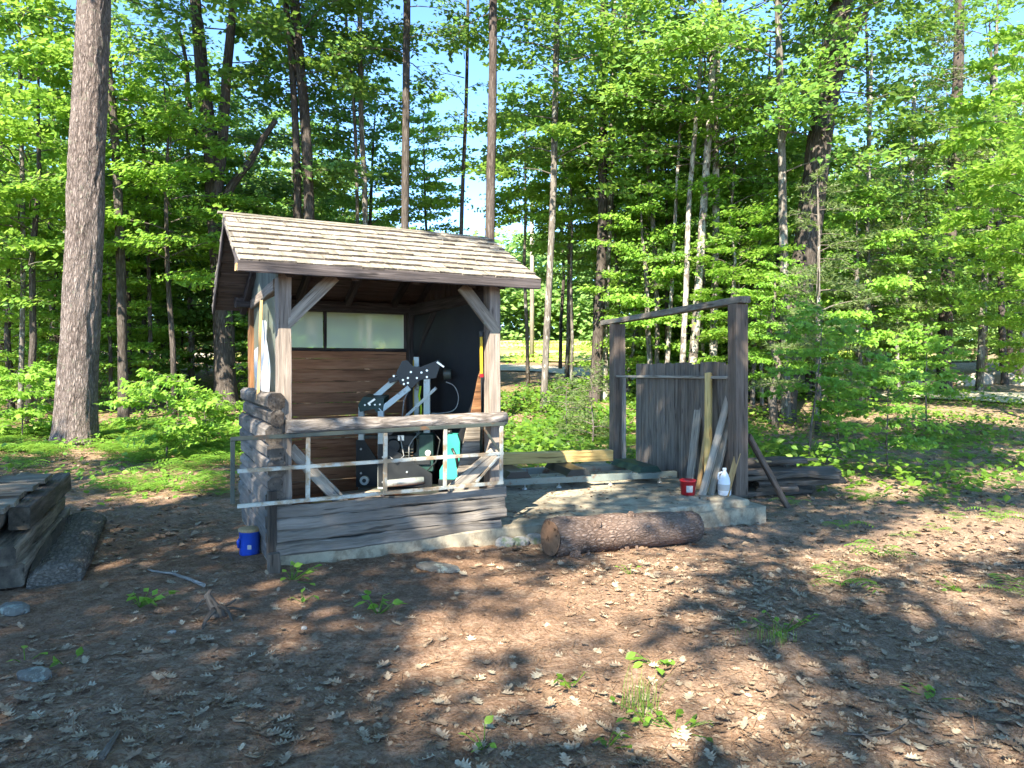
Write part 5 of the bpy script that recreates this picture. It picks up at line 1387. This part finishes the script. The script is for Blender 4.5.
litter_field('pale_leaves', 2600, -4.5, 5, 1.8, 6, lambda X, Y: np.clip((.25 + 1.1 * sstep(4.4, 3.0, Y)) * (.2 + 1.2 * lumps(X, Y, 1.2, 4)), 0, 1) * .5, .04, .09, M['paleleaf'], OAK, 1.2, .22, .02)
# needles
X, Y = scatter(42000, -4.5, 4.5, 1.8, 6.6, lambda X, Y: .35 + .65 * lumps(X, Y, 1.3, 1)); k = free(X, Y); X, Y = X[k], Y[k]
P = np.stack([X, Y, H(X, Y) + R.uniform(.002, .012, len(X))], 1)
NEED = np.array([(-.018, 0, 0), (.018, 0, 0), (.012, 1, .02), (-.012, 1, .02)])
V, F = leaves(P, R.uniform(.06, .12, len(P)), NEED, 1, .12)
kind(link('pine_straw', np_mesh('pine_straw', V, [F], M['needlelitter'])), 'stuff')
# bits on the slab
NS = 3200; X = R.uniform(-.2, 2.6, NS); Y = R.uniform(6.8, 11.2, NS); k = on_slab(X, Y) & (X < 2.45 - (Y - 8.1) * .3) & (R.uniform(0, 1, NS) < lumps(X, Y, 1.6) ** 1.5) & (Y > 6.95 + .42 * X)
d_ = np.stack([X - A.x, Y - A.y], 1); u_ = d_[:, 0] * math.cos(TH) + d_[:, 1] * math.sin(TH); k &= u_ > 2.15
P = np.stack([X, Y, np.full(NS, ST + .006)], 1)[k]
V, F = leaves(P, R.uniform(.015, .06, len(P)), KITE, 1, .2)
kind(link('slab_litter', np_mesh('slab_litter', V, [F], M['litterdark'])), 'stuff')

# ferns
def frond(L):
    n = 11; V = []; F = []
    for i in range(n):
        s = (i + .6) / n; y = L * s; z = L * (.75 * s - .62 * s * s); w = L * .26 * math.sin(math.pi * min(1, .18 + .82 * (1 - s)) ** 1.1) + .01
        for sg in (-1, 1):
            b = len(V)
            V += [(0, y - L * .02, z), (sg * w * .5, y + L * .045, z - .01 * L), (sg * w, y + L * .03, z - .05 * L), (sg * w * .5, y - L * .01, z - .012 * L)]
            F.append((b, b + 1, b + 2, b + 3))
    return np.array(V), np.array(F)
FV, FF = frond(1.0)
def fern_field(name, spots, mat):
    Vs = []; Fs = []; o = 0
    for (x, y, s, n) in spots:
        z = Hs(x, y)
        for k in range(n):
            a = 2 * math.pi * k / n + rnd.uniform(-.4, .4); sc = s * rnd.uniform(.7, 1.15); c, s_ = math.cos(a), math.sin(a)
            v = FV * sc; v = np.stack([v[:, 0] * c - v[:, 1] * s_, v[:, 0] * s_ + v[:, 1] * c, v[:, 2] * rnd.uniform(.8, 1.3)], 1)
            Vs.append(v + np.array([x, y, z + .02])); Fs.append(FF + o); o += len(FV)
    kind(link(name, np_mesh(name, np.concatenate(Vs), [np.concatenate(Fs)], mat)), 'stuff')
sp_ = []
for k in range(900):
    px, py = rnd.uniform(-60, 250), rnd.uniform(378, 455)
    if rnd.random() > .85: continue
    g = gp(px, py)
    if 9 < g.y < 18 and not (abs(px - 76) < 26 and g.y < 14): sp_.append((g.x, g.y, rnd.uniform(.22, .5), rnd.randint(5, 8)))
for k in range(60):
    g = gp(rnd.uniform(100, 225), rnd.uniform(440, 500)); sp_.append((g.x, g.y, rnd.uniform(.12, .26), rnd.randint(4, 6)))
for k in range(110):
    g = gp(rnd.uniform(790, 1024), rnd.uniform(405, 475)); sp_.append((g.x, g.y, rnd.uniform(.14, .34), rnd.randint(4, 7)))
for k in range(150):
    g = gp(rnd.uniform(505, 640), rnd.uniform(392, 445))
    if g.y > 10: sp_.append((g.x, g.y, rnd.uniform(.18, .42), rnd.randint(5, 7)))
fern_field('ferns', sp_, M['fern'])
# low herbs
def herbs(name, n, x0, x1, y0, y1, dens, hmax, s0, s1, mat, shape=OVAL):
    X, Y = scatter(n, x0, x1, y0, y1, dens); k = free(X, Y); X, Y = X[k], Y[k]
    P = np.stack([X, Y, H(X, Y) + .01 + hmax * R.uniform(0, 1, len(X)) ** 1.5 * lumps(X, Y, .8, 3)], 1)
    V, F = leaves(P, R.uniform(s0, s1, len(P)), shape, 1, .45, face=.3)
    kind(link(name, np_mesh(name, V, [F], mat)), 'stuff')
herbs('ground_cover', 26000, -14, -1.8, 7.8, 24, lambda X, Y: np.clip(1.7 * lumps(X, Y, 1.1) - .55, 0, 1) * sstep(7.6, 9.5, Y) * (.35 + .65 * sstep(9, 12, Y)), .30, .06, .13, M['fern'])
herbs('ground_cover', 30000, -1.8, 5, 10.4, 24, lambda X, Y: np.clip(2.0 * lumps(X, Y, .9, 1) - .45, 0, 1) * sstep(10.2, 12, Y), .60, .07, .15, M['herb'])
herbs('ground_cover', 26000, 3, 18, 8.2, 24, lambda X, Y: np.clip(1.8 * lumps(X, Y, .8, 2) - .45, 0, 1) * sstep(8, 11, Y), .40, .06, .14, M['herb'])
herbs('grass_clumps', 16000, -10, 20, 36, 60, lambda X, Y: np.clip(1.8 * lumps(X, Y, .3, 2) - .5, 0, 1), .35, .12, .3, M['fern'], KITE)

# single small plants on the bare floor
def sprig(px, py, label, n, ln, shape=OVAL, mat='leafbright', spread=.05, tall=.06, group=None, cat='plant', name='seedling'):
    g = gp(px, py)
    P = np.stack([R.normal(0, spread, n), R.normal(0, spread * .8, n), R.uniform(.02, tall, n)], 1)
    a = np.arctan2(P[:, 1], P[:, 0])
    V, F = leaves(P, R.uniform(ln * .7, ln * 1.15, n), shape, 1, .35, a)
    t = MB()
    for p in P: t.tube([(0, 0, -.01), tuple(p)], [.003, .002], 4)
    WV = np.array([tuple(v) for v in t.v]); q = np.array([f for f in t.f if len(f) == 4])
    me = np_mesh(name, np.concatenate([WV, V]), [q, F + len(WV)], [M['herb'], M[mat]], np.concatenate([np.zeros(len(q)), np.ones(len(F))]), grain=np.zeros((len(WV) + len(V), 3)))
    return tag(link(name, me, None, tuple(g)), label, cat, group)
sprig(378, 614, 'bright green seedling in the middle of the shaded floor', 9, .085, spread=.06, tall=.10)
sprig(140, 606, 'ferny bright green sprig left of the root stub', 16, .08, KITE, spread=.10, tall=.07)
sprig(292, 580, 'bright leafy weed at the left corner of the shed base', 14, .07, spread=.08, tall=.12)
sprig(302, 601, 'tiny green seedling below the shed corner weed', 5, .05)
sprig(416, 549, 'dark green weed growing from the concrete edge under the siding', 9, .055, mat='herb', spread=.06, tall=.09)
sprig(385, 551, 'small weed at the foot of the siding, left of the stepping stone', 5, .05, mat='herb')
sprig(444, 546, 'small round leaved weed under the right end of the siding', 6, .045, mat='herb')
sprig(653, 663, 'flat round leaved plant in the sunlit foreground', 7, .09, spread=.07, tall=.03)
sprig(607, 747, 'small clover like plant at the bottom centre', 8, .05, mat='herb', spread=.035, tall=.06)
sprig(676, 729, 'spreading low weeds below the grass tuft', 16, .045, mat='herb', spread=.11, tall=.05)
sprig(645, 724, 'little bright weed just right of the grass tuft foot', 7, .045, spread=.05)
sprig(934, 697, 'small green sprig at the lower right', 7, .06, spread=.07, tall=.04)
sprig(783, 632, 'bright weeds at the edge of the diagonal shadow', 12, .05, spread=.10, tall=.08)
sprig(484, 747, 'yellow green seedling near the bottom middle', 6, .05)
sprig(630, 574, 'tiny green plant between the log and the sunlit patch', 6, .05)
sprig(570, 688, 'low weed in the dark streak of the foreground', 7, .05, mat='herb')
sprig(960, 590, 'mossy green tuft on the right sunlit floor', 10, .05, mat='herb', spread=.12, tall=.04)
sprig(940, 470, 'wide leafed yellow green plant on the right floor', 12, .12, spread=.14, tall=.15)
sprig(25, 662, 'single green leaf near the lichen rock', 3, .06)
sprig(64, 664, 'small green leaf pair beside the lichen rock', 3, .06, mat='herb')
def grass_tuft(px, py, label, n, h):
    g = gp(px, py); a = R.uniform(0, 6.28, n); L = h * R.uniform(.4, 1.1, n); b = R.normal(0, .05, (n, 2)); ln = R.uniform(.1, .7, n)
    r = np.stack([b[:, 0], b[:, 1], np.full(n, -.01)], 1); d = np.stack([np.cos(a), np.sin(a), np.zeros(n)], 1); s = np.stack([-np.sin(a), np.cos(a), np.zeros(n)], 1) * .0014
    mid = r + d * (L * ln * .3)[:, None] + np.array([0, 0, 1]) * (L * .6)[:, None]; tip = r + d * (L * ln)[:, None] + np.array([0, 0, 1]) * L[:, None]
    V = np.stack([r - s, r + s, mid + s * .8, tip, mid - s * .8], 1).reshape(-1, 3)
    tag(link('grass_tuft', np_mesh('grass_tuft', V, [np.arange(n)[:, None] * 5 + np.array([[0, 1, 2, 4]]), np.arange(n)[:, None] * 5 + np.array([[4, 2, 3]])], M['grassblade']), None, tuple(g)), label, 'grass')
grass_tuft(640, 712, 'tall grass tuft in the sunlit foreground', 75, .20)
grass_tuft(776, 640, 'short grass tuft by the weeds at the shadow edge', 50, .13)
grass_tuft(757, 641, 'smallest grass tuft left of the shadow edge weeds', 20, .09)

# ================================================================ CAMERA, SUN, SKY
cam = bpy.data.cameras.new('camera'); co = bpy.data.objects.new('camera', cam); COL.objects.link(co)
co.location = (0, 0, CAM_H); co.rotation_euler = (math.radians(90), 0, 0)
cam.sensor_width = 36; cam.lens = 36 * F_PX / 1024; cam.shift_y = -(384 - HOR) / 1024
cam.clip_end = 3000; cam.clip_start = .05
SC.camera = co
sl = bpy.data.lights.new('sun', 'SUN'); so = bpy.data.objects.new('sun', sl); COL.objects.link(so)
sl.energy = 3.2; sl.angle = math.radians(.53); sl.color = (1, .98, .94)
so.rotation_euler = SUN.to_track_quat('Z', 'Y').to_euler(); so.location = (0, 0, 30)
w = bpy.data.worlds.new('World'); SC.world = w; w.use_nodes = True
nt = w.node_tree; nt.nodes.clear()
sky = nt.nodes.new('ShaderNodeTexSky'); sky.sky_type = 'NISHITA'; sky.sun_disc = False
sky.sun_elevation = EL; sky.sun_rotation = math.atan2(SUN.x, SUN.y); sky.air_density = .65; sky.dust_density = .0; sky.ozone_density = 2.6; sky.altitude = 2500
bg = nt.nodes.new('ShaderNodeBackground'); bg.inputs['Strength'].default_value = .15
wo = nt.nodes.new('ShaderNodeOutputWorld')
hs_ = nt.nodes.new('ShaderNodeHueSaturation'); hs_.inputs['Saturation'].default_value = 1.15; hs_.inputs['Value'].default_value = .95
nt.links.new(sky.outputs[0], hs_.inputs['Color']); nt.links.new(hs_.outputs[0], bg.inputs[0]); nt.links.new(bg.outputs[0], wo.inputs[0])
vs = SC.view_settings
SC.display_settings.display_device = 'sRGB'
vs.view_transform = 'Standard'; vs.look = 'None'; vs.exposure = 2.82; vs.gamma = 1; vs.use_curve_mapping = False
vs.use_white_balance = True; vs.white_balance_temperature = 7650; vs.white_balance_tint = 8
SC.render.engine = 'CYCLES'
SC.cycles.max_bounces = 12; SC.cycles.diffuse_bounces = 8; SC.cycles.transmission_bounces = 10; SC.cycles.transparent_max_bounces = 6; SC.cycles.glossy_bounces = 2
SC.cycles.use_denoising = True
SC.cycles.caustics_reflective = False; SC.cycles.caustics_refractive = False
